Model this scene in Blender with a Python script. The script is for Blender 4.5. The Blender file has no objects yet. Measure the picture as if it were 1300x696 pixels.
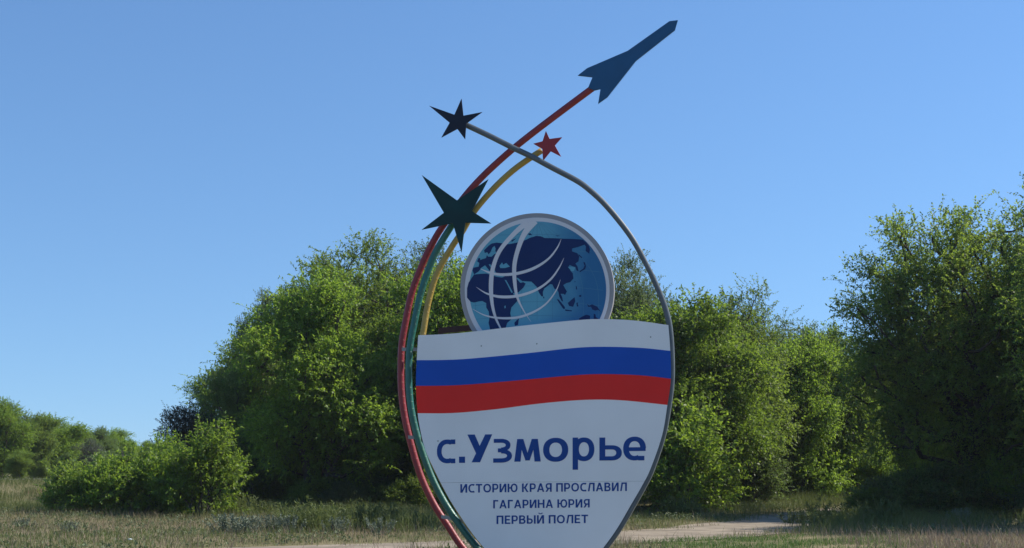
import bpy, bmesh, math, random
import numpy as np
from mathutils import Vector
R = math.radians
S = bpy.context.scene
C = S.collection

# ------------------------------------------------------------------ camera, sky, sun, exposure
F, CX, CY, HZ, EYE = 1805.0, 650.0, 348.0, 592.0, 1.6      # photograph pixels (1300 x 696)
PITCH = math.atan((HZ - CY) / F)
cam = bpy.data.cameras.new('camera'); cam.sensor_width = 36; cam.lens = 36 * F / 1300
cam.clip_start = 0.1; cam.clip_end = 8000
co = bpy.data.objects.new('camera', cam); C.objects.link(co)
co.location = (0, 0, EYE); co.rotation_euler = (math.pi / 2 + PITCH, 0, 0)
S.camera = co

SUN_AZ, SUN_EL = 11.0, 44.0            # degrees from +X towards +Y (behind the sign), elevation
sv = Vector((math.cos(R(SUN_EL)) * math.cos(R(SUN_AZ)), math.cos(R(SUN_EL)) * math.sin(R(SUN_AZ)), math.sin(R(SUN_EL))))
W = bpy.data.worlds.new('World'); S.world = W; W.use_nodes = True
nt = W.node_tree; bg = nt.nodes['Background']
sky = nt.nodes.new('ShaderNodeTexSky'); sky.sky_type = 'NISHITA'; sky.sun_disc = False
sky.sun_elevation = R(SUN_EL); sky.sun_rotation = R(90 - SUN_AZ)
sky.altitude = 0; sky.air_density = 1.35; sky.dust_density = 0.0; sky.ozone_density = 10.0
stc = nt.nodes.new('ShaderNodeTexCoord'); sva = nt.nodes.new('ShaderNodeVectorMath'); sva.operation = 'ADD'; sva.inputs[1].default_value = (0, 0, 0.11)
svn = nt.nodes.new('ShaderNodeVectorMath'); svn.operation = 'NORMALIZE'                 # the clear dry air keeps the sky blue down to the horizon
nt.links.new(stc.outputs['Generated'], sva.inputs[0]); nt.links.new(sva.outputs[0], svn.inputs[0]); nt.links.new(svn.outputs[0], sky.inputs['Vector'])
nt.links.new(sky.outputs[0], bg.inputs[0]); bg.inputs[1].default_value = 0.126
sun = bpy.data.lights.new('sun', 'SUN'); sun.energy = 5.0; sun.angle = R(0.53); sun.color = (1.0, 0.93, 0.82)
so = bpy.data.objects.new('sun', sun); C.objects.link(so)
so.rotation_euler = sv.to_track_quat('Z', 'Y').to_euler(); so.location = sv * 200
S.view_settings.view_transform = 'Standard'; S.view_settings.look = 'None'
S.view_settings.exposure = 0.35; S.view_settings.gamma = 1.0
S.cycles.max_bounces = 12; S.cycles.diffuse_bounces = 8; S.cycles.transmission_bounces = 4; S.cycles.transparent_max_bounces = 8
S.cycles.use_denoising = True

def P(x, y, Y):
    """a photograph pixel at world depth Y -> world point"""
    f = Vector((0, math.cos(PITCH), math.sin(PITCH))); u = Vector((0, -math.sin(PITCH), math.cos(PITCH)))
    d = f + Vector((1, 0, 0)) * ((x - CX) / F) + u * ((CY - y) / F)
    return Vector((0, 0, EYE)) + d * (Y / d.y)
def GX(x, Y): return (x - CX) * Y / F
def TOPZ(y, Y): return P(CX, y, Y).z

# ------------------------------------------------------------------ materials
def lin(c):
    return tuple(((v / 255) / 12.92 if v / 255 <= 0.04045 else ((v / 255 + 0.055) / 1.055) ** 2.4) for v in c)
def mat(name, col, rough=0.6, spec=0.4, metal=0.0, var=0.0, vscale=4.0, bump=0.0, bscale=60.0, coat=0.0):
    m = bpy.data.materials.new(name); m.use_nodes = True
    t = m.node_tree; b = t.nodes['Principled BSDF']
    b.inputs['Base Color'].default_value = (*col, 1); b.inputs['Roughness'].default_value = rough
    b.inputs['Metallic'].default_value = metal; b.inputs['Specular IOR Level'].default_value = spec
    b.inputs['Coat Weight'].default_value = coat; b.inputs['Coat Roughness'].default_value = 0.16
    tc = t.nodes.new('ShaderNodeTexCoord')
    if var:
        n = t.nodes.new('ShaderNodeTexNoise'); n.inputs['Scale'].default_value = vscale; n.inputs['Detail'].default_value = 6
        r = t.nodes.new('ShaderNodeValToRGB')
        r.color_ramp.elements[0].position = 0.3; r.color_ramp.elements[1].position = 0.7
        r.color_ramp.elements[0].color = (*[c * (1 - var) for c in col], 1)
        r.color_ramp.elements[1].color = (*[min(1, c * (1 + var)) for c in col], 1)
        t.links.new(tc.outputs['Object'], n.inputs['Vector']); t.links.new(n.outputs['Fac'], r.inputs[0])
        t.links.new(r.outputs[0], b.inputs['Base Color'])
    if bump:
        n2 = t.nodes.new('ShaderNodeTexNoise'); n2.inputs['Scale'].default_value = bscale; n2.inputs['Detail'].default_value = 4
        bp = t.nodes.new('ShaderNodeBump'); bp.inputs['Strength'].default_value = bump; bp.inputs['Distance'].default_value = 0.02
        t.links.new(tc.outputs['Object'], n2.inputs['Vector']); t.links.new(n2.outputs['Fac'], bp.inputs['Height'])
        t.links.new(bp.outputs[0], b.inputs['Normal'])
    return m

def leaf_mat(name, dark, light, trans, tmix=0.4, rough=0.5, per_obj=0.18):
    """leaf: diffuse + gloss mixed with translucency; colour varies per leaf, in clumps and per tree"""
    m = bpy.data.materials.new(name); m.use_nodes = True
    t = m.node_tree; b = t.nodes['Principled BSDF']; out = t.nodes['Material Output']
    g = t.nodes.new('ShaderNodeNewGeometry'); tc = t.nodes.new('ShaderNodeTexCoord'); oi = t.nodes.new('ShaderNodeObjectInfo')
    n = t.nodes.new('ShaderNodeTexNoise'); n.inputs['Scale'].default_value = 0.9; n.inputs['Detail'].default_value = 3
    t.links.new(tc.outputs['Object'], n.inputs['Vector'])
    a = t.nodes.new('ShaderNodeMath'); a.operation = 'MULTIPLY_ADD'; a.inputs[1].default_value = 0.55
    t.links.new(g.outputs['Random Per Island'], a.inputs[0])
    mm = t.nodes.new('ShaderNodeMath'); mm.operation = 'MULTIPLY'; mm.inputs[1].default_value = 0.55
    t.links.new(n.outputs['Fac'], mm.inputs[0]); t.links.new(mm.outputs[0], a.inputs[2])
    r = t.nodes.new('ShaderNodeMix'); r.data_type = 'RGBA'
    r.inputs[6].default_value = (*dark, 1); r.inputs[7].default_value = (*light, 1)
    t.links.new(a.outputs[0], r.inputs[0])
    hs = t.nodes.new('ShaderNodeHueSaturation')
    v = t.nodes.new('ShaderNodeMapRange'); v.inputs[3].default_value = 1 - per_obj; v.inputs[4].default_value = 1 + per_obj
    t.links.new(oi.outputs['Random'], v.inputs[0]); t.links.new(v.outputs[0], hs.inputs['Value'])
    t.links.new(r.outputs[2], hs.inputs['Color']); t.links.new(hs.outputs[0], b.inputs['Base Color'])
    b.inputs['Roughness'].default_value = rough; b.inputs['Specular IOR Level'].default_value = 0.35
    tr = t.nodes.new('ShaderNodeBsdfTranslucent')
    mx = t.nodes.new('ShaderNodeMix'); mx.data_type = 'RGBA'; mx.blend_type = 'MULTIPLY'; mx.inputs[0].default_value = 1
    sc = [tr_ / max(0.001, (d_ + l_) / 2) for tr_, d_, l_ in zip(trans, dark, light)]
    mx.inputs[7].default_value = (*sc, 1); mx.clamp_result = False
    t.links.new(hs.outputs[0], mx.inputs[6]); t.links.new(mx.outputs[2], tr.inputs[0])
    ms = t.nodes.new('ShaderNodeMixShader'); ms.inputs[0].default_value = tmix
    t.links.new(b.outputs[0], ms.inputs[1]); t.links.new(tr.outputs[0], ms.inputs[2]); t.links.new(ms.outputs[0], out.inputs[0])
    return m

M = {
 'white': mat('white_panel', (0.84, 0.82, 0.81), 0.40, 0.35, var=0.06, vscale=1.1, bump=0.25, bscale=1.6),
 'blue': mat('blue_film', (0.006, 0.080, 0.44), 0.42, 0.2, var=0.05, vscale=2),
 'red': mat('red_film', (0.80, 0.026, 0.020), 0.42, 0.2, var=0.05, vscale=2),
 'ink': mat('blue_lettering', (0.010, 0.060, 0.26), 0.45, 0.2, var=0.03),
 'edge': mat('panel_edge_grey', (0.30, 0.30, 0.29), 0.5, 0.4, var=0.1),
 'rim': mat('grey_rim', (0.33, 0.32, 0.33), 0.45, 0.4, var=0.06),
 'rimwhite': mat('white_rim', (0.70, 0.68, 0.70), 0.42, 0.3, var=0.04),
 'land': mat('navy_land_print', (0.012, 0.032, 0.12), 0.45, 0.15, var=0.06),
 'tube_red': mat('red_paint', (0.26, 0.026, 0.032), 0.45, 0.5, var=0.15, vscale=9),
 'tube_green': mat('green_paint', (0.010, 0.125, 0.10), 0.42, 0.7, var=0.15, vscale=9),
 'tube_yellow': mat('yellow_paint', (0.40, 0.265, 0.05), 0.42, 0.6, var=0.12, vscale=9),
 'tube_grey': mat('grey_paint', (0.105, 0.125, 0.14), 0.42, 0.4, var=0.1, vscale=9),
 'star_black': mat('black_enamel', (0.008, 0.012, 0.028), 0.45, 0.3, var=0.2),
 'star_green': mat('dark_green_enamel', (0.003, 0.034, 0.036), 0.45, 0.25, var=0.2),
 'star_red': mat('red_enamel', (0.33, 0.022, 0.028), 0.45, 0.4, var=0.1),
 'rocket': mat('rocket_blue', (0.010, 0.085, 0.20), 0.45, 0.4, var=0.08),
 'beam': mat('primer_brown', (0.040, 0.022, 0.024), 0.7, 0.3, var=0.25),
 'concrete': mat('concrete', (0.34, 0.33, 0.31), 0.85, 0.2, var=0.15, vscale=3, bump=0.4),
 'bark': mat('bark', (0.10, 0.085, 0.068), 0.9, 0.2, var=0.35, vscale=5, bump=0.6, bscale=25),
 'bark_dark': mat('dark_bark', (0.065, 0.055, 0.045), 0.9, 0.2, var=0.35, vscale=5, bump=0.6, bscale=25),
 'asphalt': mat('asphalt', (0.16, 0.16, 0.165), 0.85, 0.3, var=0.18, vscale=0.7),
 'earth': mat('bare_earth', (0.20, 0.13, 0.085), 0.95, 0.1, var=0.3, vscale=3, bump=0.6, bscale=9),
 'scrap': mat('pale_plastic', (0.6, 0.66, 0.62), 0.4, 0.5, var=0.1),
 'maple': leaf_mat('maple_leaf', (0.070, 0.130, 0.020), (0.146, 0.226, 0.033), (0.32, 0.48, 0.045), 0.47),
 'elm': leaf_mat('elm_leaf', (0.060, 0.108, 0.020), (0.122, 0.182, 0.034), (0.27, 0.39, 0.038), 0.46),
 'maple_dull': leaf_mat('dull_maple_leaf', (0.060, 0.108, 0.030), (0.125, 0.185, 0.055), (0.23, 0.34, 0.07), 0.44),
 'elm_open': leaf_mat('open_elm_leaf', (0.062, 0.112, 0.024), (0.130, 0.195, 0.042), (0.32, 0.45, 0.055), 0.48),
 'elm_grey': leaf_mat('grey_elm_leaf', (0.070, 0.108, 0.042), (0.135, 0.178, 0.080), (0.20, 0.29, 0.075), 0.40),
 'olive': leaf_mat('oleaster_leaf', (0.075, 0.105, 0.072), (0.15, 0.18, 0.125), (0.10, 0.13, 0.07), 0.25),
 'blue_dark': leaf_mat('dark_leaf', (0.025, 0.045, 0.038), (0.045, 0.070, 0.052), (0.04, 0.06, 0.03), 0.25),
 'dry': leaf_mat('dry_grass', (0.20, 0.165, 0.085), (0.34, 0.28, 0.17), (0.22, 0.18, 0.09), 0.3, 0.7),
 'pinkdry': leaf_mat('seeding_grass', (0.26, 0.19, 0.13), (0.42, 0.32, 0.24), (0.25, 0.18, 0.12), 0.3, 0.7),
 'green': leaf_mat('green_grass', (0.070, 0.100, 0.030), (0.15, 0.18, 0.055), (0.16, 0.20, 0.05), 0.35, 0.6),
 'lush': leaf_mat('lush_grass', (0.050, 0.105, 0.022), (0.095, 0.17, 0.038), (0.12, 0.2, 0.04), 0.35, 0.6),
 'weedleaf': leaf_mat('weed_leaf', (0.075, 0.105, 0.045), (0.14, 0.175, 0.085), (0.13, 0.17, 0.05), 0.3, 0.6),
 'worm': leaf_mat('wormwood_leaf', (0.13, 0.16, 0.11), (0.22, 0.26, 0.19), (0.12, 0.15, 0.09), 0.2, 0.8),
}
def print_mat():
    m = mat('ocean_print', (0.06, 0.2, 0.32), 0.42, 0.2)
    t = m.node_tree; b = t.nodes['Principled BSDF']
    tc = t.nodes.new('ShaderNodeTexCoord'); sp = t.nodes.new('ShaderNodeSeparateXYZ'); t.links.new(tc.outputs['Generated'], sp.inputs[0])
    n = t.nodes.new('ShaderNodeTexNoise'); n.inputs['Scale'].default_value = 5; t.links.new(tc.outputs['Generated'], n.inputs['Vector'])
    a = t.nodes.new('ShaderNodeMath'); a.operation = 'MULTIPLY_ADD'; a.inputs[1].default_value = 0.25
    t.links.new(n.outputs['Fac'], a.inputs[0]); t.links.new(sp.outputs['X'], a.inputs[2])
    r = t.nodes.new('ShaderNodeValToRGB'); e = r.color_ramp.elements
    e[0].position = 0.1; e[0].color = (0.115, 0.37, 0.49, 1); e[1].position = 1.05; e[1].color = (0.03, 0.155, 0.33, 1)
    k = e.new(0.62); k.color = (0.125, 0.385, 0.51, 1)
    t.links.new(a.outputs[0], r.inputs[0]); t.links.new(r.outputs[0], b.inputs['Base Color'])
    return m
M['ocean'] = print_mat()
M['sea'] = mat('sea_print', (0.12, 0.375, 0.50), 0.42, 0.2)
M['grat'] = mat('graticule_print', (0.06, 0.22, 0.34), 0.4, 0.4)

def ground_mat():
    m = mat('meadow_soil', (0.2, 0.17, 0.1), 0.95, 0.1)
    t = m.node_tree; b = t.nodes['Principled BSDF']; tc = t.nodes.new('ShaderNodeTexCoord')
    n = t.nodes.new('ShaderNodeTexNoise'); n.inputs['Scale'].default_value = 0.35; n.inputs['Detail'].default_value = 8
    n2 = t.nodes.new('ShaderNodeTexNoise'); n2.inputs['Scale'].default_value = 6; n2.inputs['Detail'].default_value = 6
    for q in (n, n2): t.links.new(tc.outputs['Object'], q.inputs['Vector'])
    r = t.nodes.new('ShaderNodeValToRGB'); e = r.color_ramp.elements
    e[0].position = 0.35; e[0].color = (0.13, 0.13, 0.055, 1); e[1].position = 0.68; e[1].color = (0.27, 0.22, 0.13, 1)
    r2 = t.nodes.new('ShaderNodeValToRGB'); r2.color_ramp.elements[0].color = (0.55, 0.55, 0.55, 1); r2.color_ramp.elements[1].color = (1.3, 1.3, 1.3, 1)
    x = t.nodes.new('ShaderNodeMix'); x.data_type = 'RGBA'; x.blend_type = 'MULTIPLY'; x.inputs[0].default_value = 1
    t.links.new(n.outputs['Fac'], r.inputs[0]); t.links.new(n2.outputs['Fac'], r2.inputs[0])
    t.links.new(r.outputs[0], x.inputs[6]); t.links.new(r2.outputs[0], x.inputs[7]); t.links.new(x.outputs[2], b.inputs['Base Color'])
    bp = t.nodes.new('ShaderNodeBump'); bp.inputs['Strength'].default_value = 0.6; bp.inputs['Distance'].default_value = 0.05
    t.links.new(n2.outputs['Fac'], bp.inputs['Height']); t.links.new(bp.outputs[0], b.inputs['Normal'])
    return m
M['ground'] = ground_mat()
def sand_mat():
    m = mat('sandy_track', (0.27, 0.225, 0.17), 0.95, 0.1, var=0.32, vscale=1.1, bump=0.5, bscale=14)
    return m
M['sand'] = sand_mat()

# ------------------------------------------------------------------ helpers
def tag(o, label=None, cat=None, group=None, kind=None):
    if label: o['label'] = label
    if cat: o['category'] = cat
    if group: o['group'] = group
    if kind: o['kind'] = kind
    return o
def thing(name, label, cat, loc, rz=0.0, group=None):
    o = bpy.data.objects.new(name, None); C.objects.link(o); o.empty_display_size = 0.2
    o.location = loc; o.rotation_euler = (0, 0, rz)
    return tag(o, label, cat, group)
def mesh_np(name, v, f, m, smooth=False):
    """v (n,3) floats, f (k,3|4) ints -> mesh, fast"""
    v = np.asarray(v, np.float32); f = np.asarray(f, np.int32); k, w = f.shape
    me = bpy.data.meshes.new(name); me.vertices.add(len(v)); me.vertices.foreach_set('co', v.ravel())
    me.loops.add(k * w); me.loops.foreach_set('vertex_index', f.ravel())
    me.polygons.add(k); me.polygons.foreach_set('loop_start', np.arange(k, dtype=np.int32) * w)
    try: me.polygons.foreach_set('loop_total', np.full(k, w, np.int32))
    except Exception: pass
    if smooth: me.polygons.foreach_set('use_smooth', np.ones(k, bool))
    me.materials.append(m); me.update(calc_edges=True); me.validate()
    return me
def link(name, me, parent=None):
    o = bpy.data.objects.new(name, me); C.objects.link(o)
    if parent: o.parent = parent
    return o
def copy_tree(src, loc, rz, scale, label, group=None):
    r = src.copy(); C.objects.link(r); r.location = loc; r.rotation_euler = (0, 0, rz); r.scale = scale
    r['label'] = label
    if group: r['group'] = group
    for ch in src.children:
        c = ch.copy(); C.objects.link(c); c.parent = r
    return r
def catmull(pts, n=8, closed=False):
    p = np.array(pts, float); N = len(p); out = []
    for i in range(N if closed else N - 1):
        if closed: a, b, c, d = p[i - 1], p[i], p[(i + 1) % N], p[(i + 2) % N]
        else: a, b, c, d = p[max(i - 1, 0)], p[i], p[i + 1], p[min(i + 2, N - 1)]
        for t in np.arange(n) / n:
            out.append(0.5 * (2 * b + (c - a) * t + (2 * a - 5 * b + 4 * c - d) * t * t + (3 * b - a - 3 * c + d) * t ** 3))
    if not closed: out.append(p[-1])
    return np.array(out)
def frames(p):
    """tangents, side and up vectors along a polyline"""
    t = np.gradient(p, axis=0); t /= np.linalg.norm(t, axis=1, keepdims=True) + 1e-9
    ref = np.array([0.05, 1.0, 0.02]); s = np.cross(t, ref); s /= np.linalg.norm(s, axis=1, keepdims=True) + 1e-9
    return t, s, np.cross(s, t)
def tube_np(p, r, k=12, cap=True):
    p = np.asarray(p, float); r = np.broadcast_to(np.asarray(r, float), (len(p),))
    t, s, u = frames(p); a = np.arange(k) * 2 * np.pi / k
    v = p[:, None] + r[:, None, None] * (np.cos(a)[None, :, None] * s[:, None] + np.sin(a)[None, :, None] * u[:, None])
    n = len(p); i = np.arange(n - 1)[:, None]; j = np.arange(k)[None]
    f = np.stack([i * k + j, i * k + (j + 1) % k, (i + 1) * k + (j + 1) % k, (i + 1) * k + j], -1).reshape(-1, 4)
    v = v.reshape(-1, 3)
    if cap:
        v = np.vstack([v, p[:1], p[-1:]]); c0, c1 = n * k, n * k + 1
        jj = np.arange(0, k, 2)
        f = np.vstack([f, np.stack([np.full(len(jj), c0), (jj + 2) % k, (jj + 1) % k, jj], -1),
                       np.stack([np.full(len(jj), c1), (n - 1) * k + jj, (n - 1) * k + (jj + 1) % k, (n - 1) * k + (jj + 2) % k], -1)])
    return v, f
def join(parts):
    V, Fs, o = [], [], 0
    for v, f in parts: V.append(v); Fs.append(np.asarray(f) + o); o += len(v)
    return np.vstack(V), np.vstack(Fs)

# ------------------------------------------------------------------ the ground
def poly_dist(x, y, pl):
    d = np.full(np.shape(x), 1e9)
    for (ax, ay), (bx, by) in zip(pl[:-1], pl[1:]):
        l2 = (bx - ax) ** 2 + (by - ay) ** 2
        t = np.clip(((x - ax) * (bx - ax) + (y - ay) * (by - ay)) / l2, 0, 1)
        d = np.minimum(d, np.hypot(x - ax - t * (bx - ax), y - ay - t * (by - ay)))
    return d
ROAD = catmull([(-140, 60), (-90, 62), (-50, 63.5), (-33, 66), (-24.5, 71), (-21, 80), (-23, 98), (-36, 135), (-70, 190)], 8)
TRACK = catmull([(-40, 6), (-20, 15), (-9.5, 22.6), (-4.6, 27.0), (-0.4, 30.4), (3.2, 33.8), (6.0, 38), (8.6, 44), (12, 51.5), (17, 58), (26, 66), (45, 74)], 8)
def sm(a, b, x):
    t = np.clip((x - a) / (b - a), 0, 1); return t * t * (3 - 2 * t)
def gz(x, y):
    x = np.asarray(x, float); y = np.asarray(y, float)
    d = poly_dist(x, y, ROAD)
    z = 0.93 * (1 - sm(4.2, 17, d))
    z = z + 0.035 * np.sin(x * 0.31 + 1.3) * np.cos(y * 0.27) + 0.025 * np.sin(x * 0.17 - y * 0.23 + 2)
    z = z + 0.25 * sm(50, 75, y) * sm(2, 9, x)                      # the ground lifts a little towards the wood
    return z - 0.04 * (1 - sm(1.5, 3.5, poly_dist(x, y, TRACK)))
def G(x, y): return float(gz(x, y))

gx = np.concatenate([[-900, -600, -350, -200, -140, -110], np.arange(-90, 60.1, 0.5), [70, 90, 130, 200, 350, 600, 900]])
gy = np.concatenate([[-900, -500, -200, -80, -40, -20], np.arange(-10, 120.1, 0.5), [128, 140, 160, 190, 250, 400, 650, 900]])
X, Y = np.meshgrid(gx, gy); n_, m_ = X.shape
V = np.stack([X, Y, gz(X, Y)], -1).reshape(-1, 3)
i = np.arange(n_ - 1)[:, None]; j = np.arange(m_ - 1)[None]
Fq = np.stack([i * m_ + j, i * m_ + j + 1, (i + 1) * m_ + j + 1, (i + 1) * m_ + j], -1).reshape(-1, 4)
tag(link('ground', mesh_np('ground', V, Fq, M['ground'], True)), 'grassy open ground in front of the trees', kind='structure')

def strip(name, pl, hw, m, dz, label, wob=0.0, nx=10, seed=1):
    rg = np.random.default_rng(seed); p = catmull(pl, 4) if len(pl) < 40 else np.array(pl)
    seg = np.r_[0, np.cumsum(np.hypot(*np.diff(p, axis=0).T))]
    s = np.arange(0, seg[-1], 0.4); px = np.interp(s, seg, p[:, 0]); py = np.interp(s, seg, p[:, 1])
    t = np.stack([np.gradient(px), np.gradient(py)], 1); t /= np.linalg.norm(t, axis=1, keepdims=True); nn = np.stack([-t[:, 1], t[:, 0]], 1)
    def nz():
        a = sum(rg.uniform(0.4, 1) / k * np.sin(s * k * 0.55 + rg.uniform(0, 6)) for k in (0.7, 1.3, 2.4, 4.1)); return 1 + wob * a
    L, Rr = hw * nz(), hw * nz()
    u = np.linspace(-1, 1, nx)
    off = np.where(u[None] < 0, u[None] * L[:, None], u[None] * Rr[:, None])
    x = px[:, None] + nn[:, :1] * off; y = py[:, None] + nn[:, 1:] * off
    V = np.stack([x, y, gz(x, y) + dz - 0.01 * np.abs(u[None]) ** 6], -1).reshape(-1, 3)
    a, b = x.shape; i = np.arange(a - 1)[:, None]; j = np.arange(b - 1)[None]
    f = np.stack([i * b + j, (i + 1) * b + j, (i + 1) * b + j + 1, i * b + j + 1], -1).reshape(-1, 4)[:, ::-1]
    return tag(link(name, mesh_np(name, V, f, m, True)), label, kind='structure')
strip('dirt_track', TRACK, 2.05, M['sand'], 0.022, 'sandy dirt track curving away to the right', 0.13)
strip('road', ROAD, 3.4, M['asphalt'], 0.035, 'grey asphalt road on a low bank at the left')

# ------------------------------------------------------------------ the village sign
SY = 16.5
YAW = R(10)
def PS(x, y, Y):
    """a photograph pixel on the sign's own turned plane, Y - SY in front of (-) or behind (+) its face"""
    d = P(x, y, 1.0) - Vector((0, 0, EYE)); t = math.tan(YAW); bx = GX(690, SY)
    return Vector((0, 0, EYE)) + d * ((SY + (Y - SY) / math.cos(YAW) + bx * t) / (d.y + d.x * t))
BACK = Vector((math.sin(YAW), math.cos(YAW), 0))
def turned(v):
    v = np.array(v, float); dx, dy = v[:, 0] - base.x, v[:, 1] - SY
    v[:, 0] = base.x + dx * math.cos(YAW) + dy * math.sin(YAW); v[:, 1] = SY - dx * math.sin(YAW) + dy * math.cos(YAW); return v
base = Vector((GX(690, SY), SY + 0.06, 0)); base.z = G(base.x, base.y)
sign = thing('village_sign', 'shield shaped white village sign with tricolour band, globe disc and coloured tubes', 'village sign', base)
def solve_loc(o): return base
def put(name, v, f, m, parent, smooth=False, label=None):
    v = np.asarray(v, float) - np.array(base)
    o = link(name, mesh_np(name, v, f, m, smooth), parent)
    if label: o['label'] = label
    return o
def plate(name, px, Y, th, m, parent, m_side=None, label=None, bev=0.0):
    """an outline in photograph pixels, set at depth Y and extruded backwards by th"""
    bm = bmesh.new(); pts = [PS(x, y, Y) - base for x, y in px]
    fv = [bm.verts.new(p) for p in pts]; bv = [bm.verts.new(p + BACK * th) for p in pts]; n = len(pts)
    ff = bm.faces.new(fv); bm.faces.new(bv[::-1])
    for i in range(n):
        s = bm.faces.new((fv[i], bv[i], bv[(i + 1) % n], fv[(i + 1) % n]))
        if m_side: s.material_index = 1
    bmesh.ops.recalc_face_normals(bm, faces=bm.faces)
    bmesh.ops.triangulate(bm, faces=[f for f in bm.faces if len(f.verts) > 4])
    me = bpy.data.meshes.new(name); bm.to_mesh(me); bm.free(); me.materials.append(m)
    if m_side: me.materials.append(m_side)
    o = link(name, me, parent)
    if bev:
        b = o.modifiers.new('bevel', 'BEVEL'); b.width = bev; b.segments = 2; b.limit_method = 'ANGLE'; b.angle_limit = R(40)
    if label: o['label'] = label
    return o

top = catmull([(531, 425.6), (560, 424.6), (596, 421.6), (660, 414), (728, 407), (762, 405.2), (805, 407), (848.5, 412.8)], 6)
bl1 = catmull([(529, 457.4), (560, 457.2), (596, 455.5), (668, 448.7), (728, 442), (766, 440.4), (813, 441.8), (851, 445.6)], 6)
bl2 = catmull([(528, 490), (560, 489.8), (596, 488.2), (660, 482.8), (728, 476.6), (766, 475), (813, 476.6), (851.7, 481)], 6)
bl3 = catmull([(530.2, 524.6), (575, 524.4), (630, 519.5), (686, 512.3), (741, 507.8), (788, 508.2), (847.3, 514.2)], 6)
LE = catmull([(531, 425.6), (529, 457.4), (528, 490), (530.2, 524.6), (534, 548), (541, 574), (553, 600), (562, 618), (575, 641), (596, 672.5), (614.6, 696), (640, 725), (668, 754)], 6)
RE = catmull([(848.5, 412.8), (851, 445.6), (851.7, 481), (847.3, 514.2), (840.5, 553), (826, 595), (815, 617), (800.5, 642), (783.5, 671), (765.6, 696), (740, 727), (712, 754)], 6)
def xat(E, y): return float(np.interp(y, E[:, 1], E[:, 0]))
SEAM = 612.0
def seam_y(x): return 613.0 - (x - 565) * 0.0085
lu = [(x, y) for x, y in LE if y < seam_y(x) - 0.5]; ru = [(x, y) for x, y in RE if y < seam_y(x) - 0.5]
yl, yr = 613.0, 611.0
PT = 0.10
up = [tuple(q) for q in top[:-1]] + ru + [(xat(RE, yr) , yr - 0.12), (xat(LE, yl), yl - 0.12)] + lu[1:][::-1]
plate('panel_sheet', up, SY, PT, M['white'], sign, M['edge'], label='upper white sheet carrying the tricolour band and the name')
ll = [(x, y) for x, y in LE if y > yl + 1]; rl = [(x, y) for x, y in RE if y > yr + 1]
lo = [(xat(LE, yl), yl + 0.12), (xat(RE, yr), yr + 0.12)] + rl + ll[::-1]
plate('panel_sheet', lo, SY, PT, M['white'], sign, M['edge'], label='lower white sheet carrying three lines of small text')
for x, y in ((611, 439.3), (681.5, 436.5), (826, 428), (556, 560)):
    c = PS(x, y, SY - 0.002); u = np.linspace(0, 2 * np.pi, 9)[:-1]
    v = [c + Vector((math.cos(a) * math.cos(YAW), -math.cos(a) * math.sin(YAW), math.sin(a))) * 0.009 for a in u] + [c - BACK * 0.004]
    put('rivet', [tuple(q) for q in v], [(i, (i + 1) % 8, 8) for i in range(8)], M['edge'], sign, True)
# printed bands
def band(name, t, b, m, label):
    eb = [(x, y) for x, y in RE if t[-1][1] + 0.8 < y < b[-1][1] - 0.8]; ea = [(x, y) for x, y in LE if t[0][1] + 0.8 < y < b[0][1] - 0.8]
    o = [tuple(q) for q in t] + eb + [tuple(q) for q in b[::-1]] + ea[::-1]
    plate(name, o, SY - 0.002, 0.0015, m, sign, label=label)
band('stripe', bl1, bl2, M['blue'], 'waving blue stripe across the white panel')
band('stripe', bl2, bl3, M['red'], 'waving red stripe across the white panel')

# lettering (flat blue film on the panel)
def Z4(x): return 490 + x / 2.351
def Zy(y): return 400 + y / 2.351
SL = 0.0145
hd = [('с', 152, 208, 372, 443), ('.', 218, 236, 423, 441.5), ('У', 243, 317, 357, 440), ('з', 320, 376, 370, 441), ('м', 383, 462, 370.5, 438),
      ('о', 469, 544, 367, 438.5), ('р', 557, 622, 366, 462), ('ь', 637, 704, 366, 434.5), ('е', 708, 776, 363.5, 434.5)]

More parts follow.
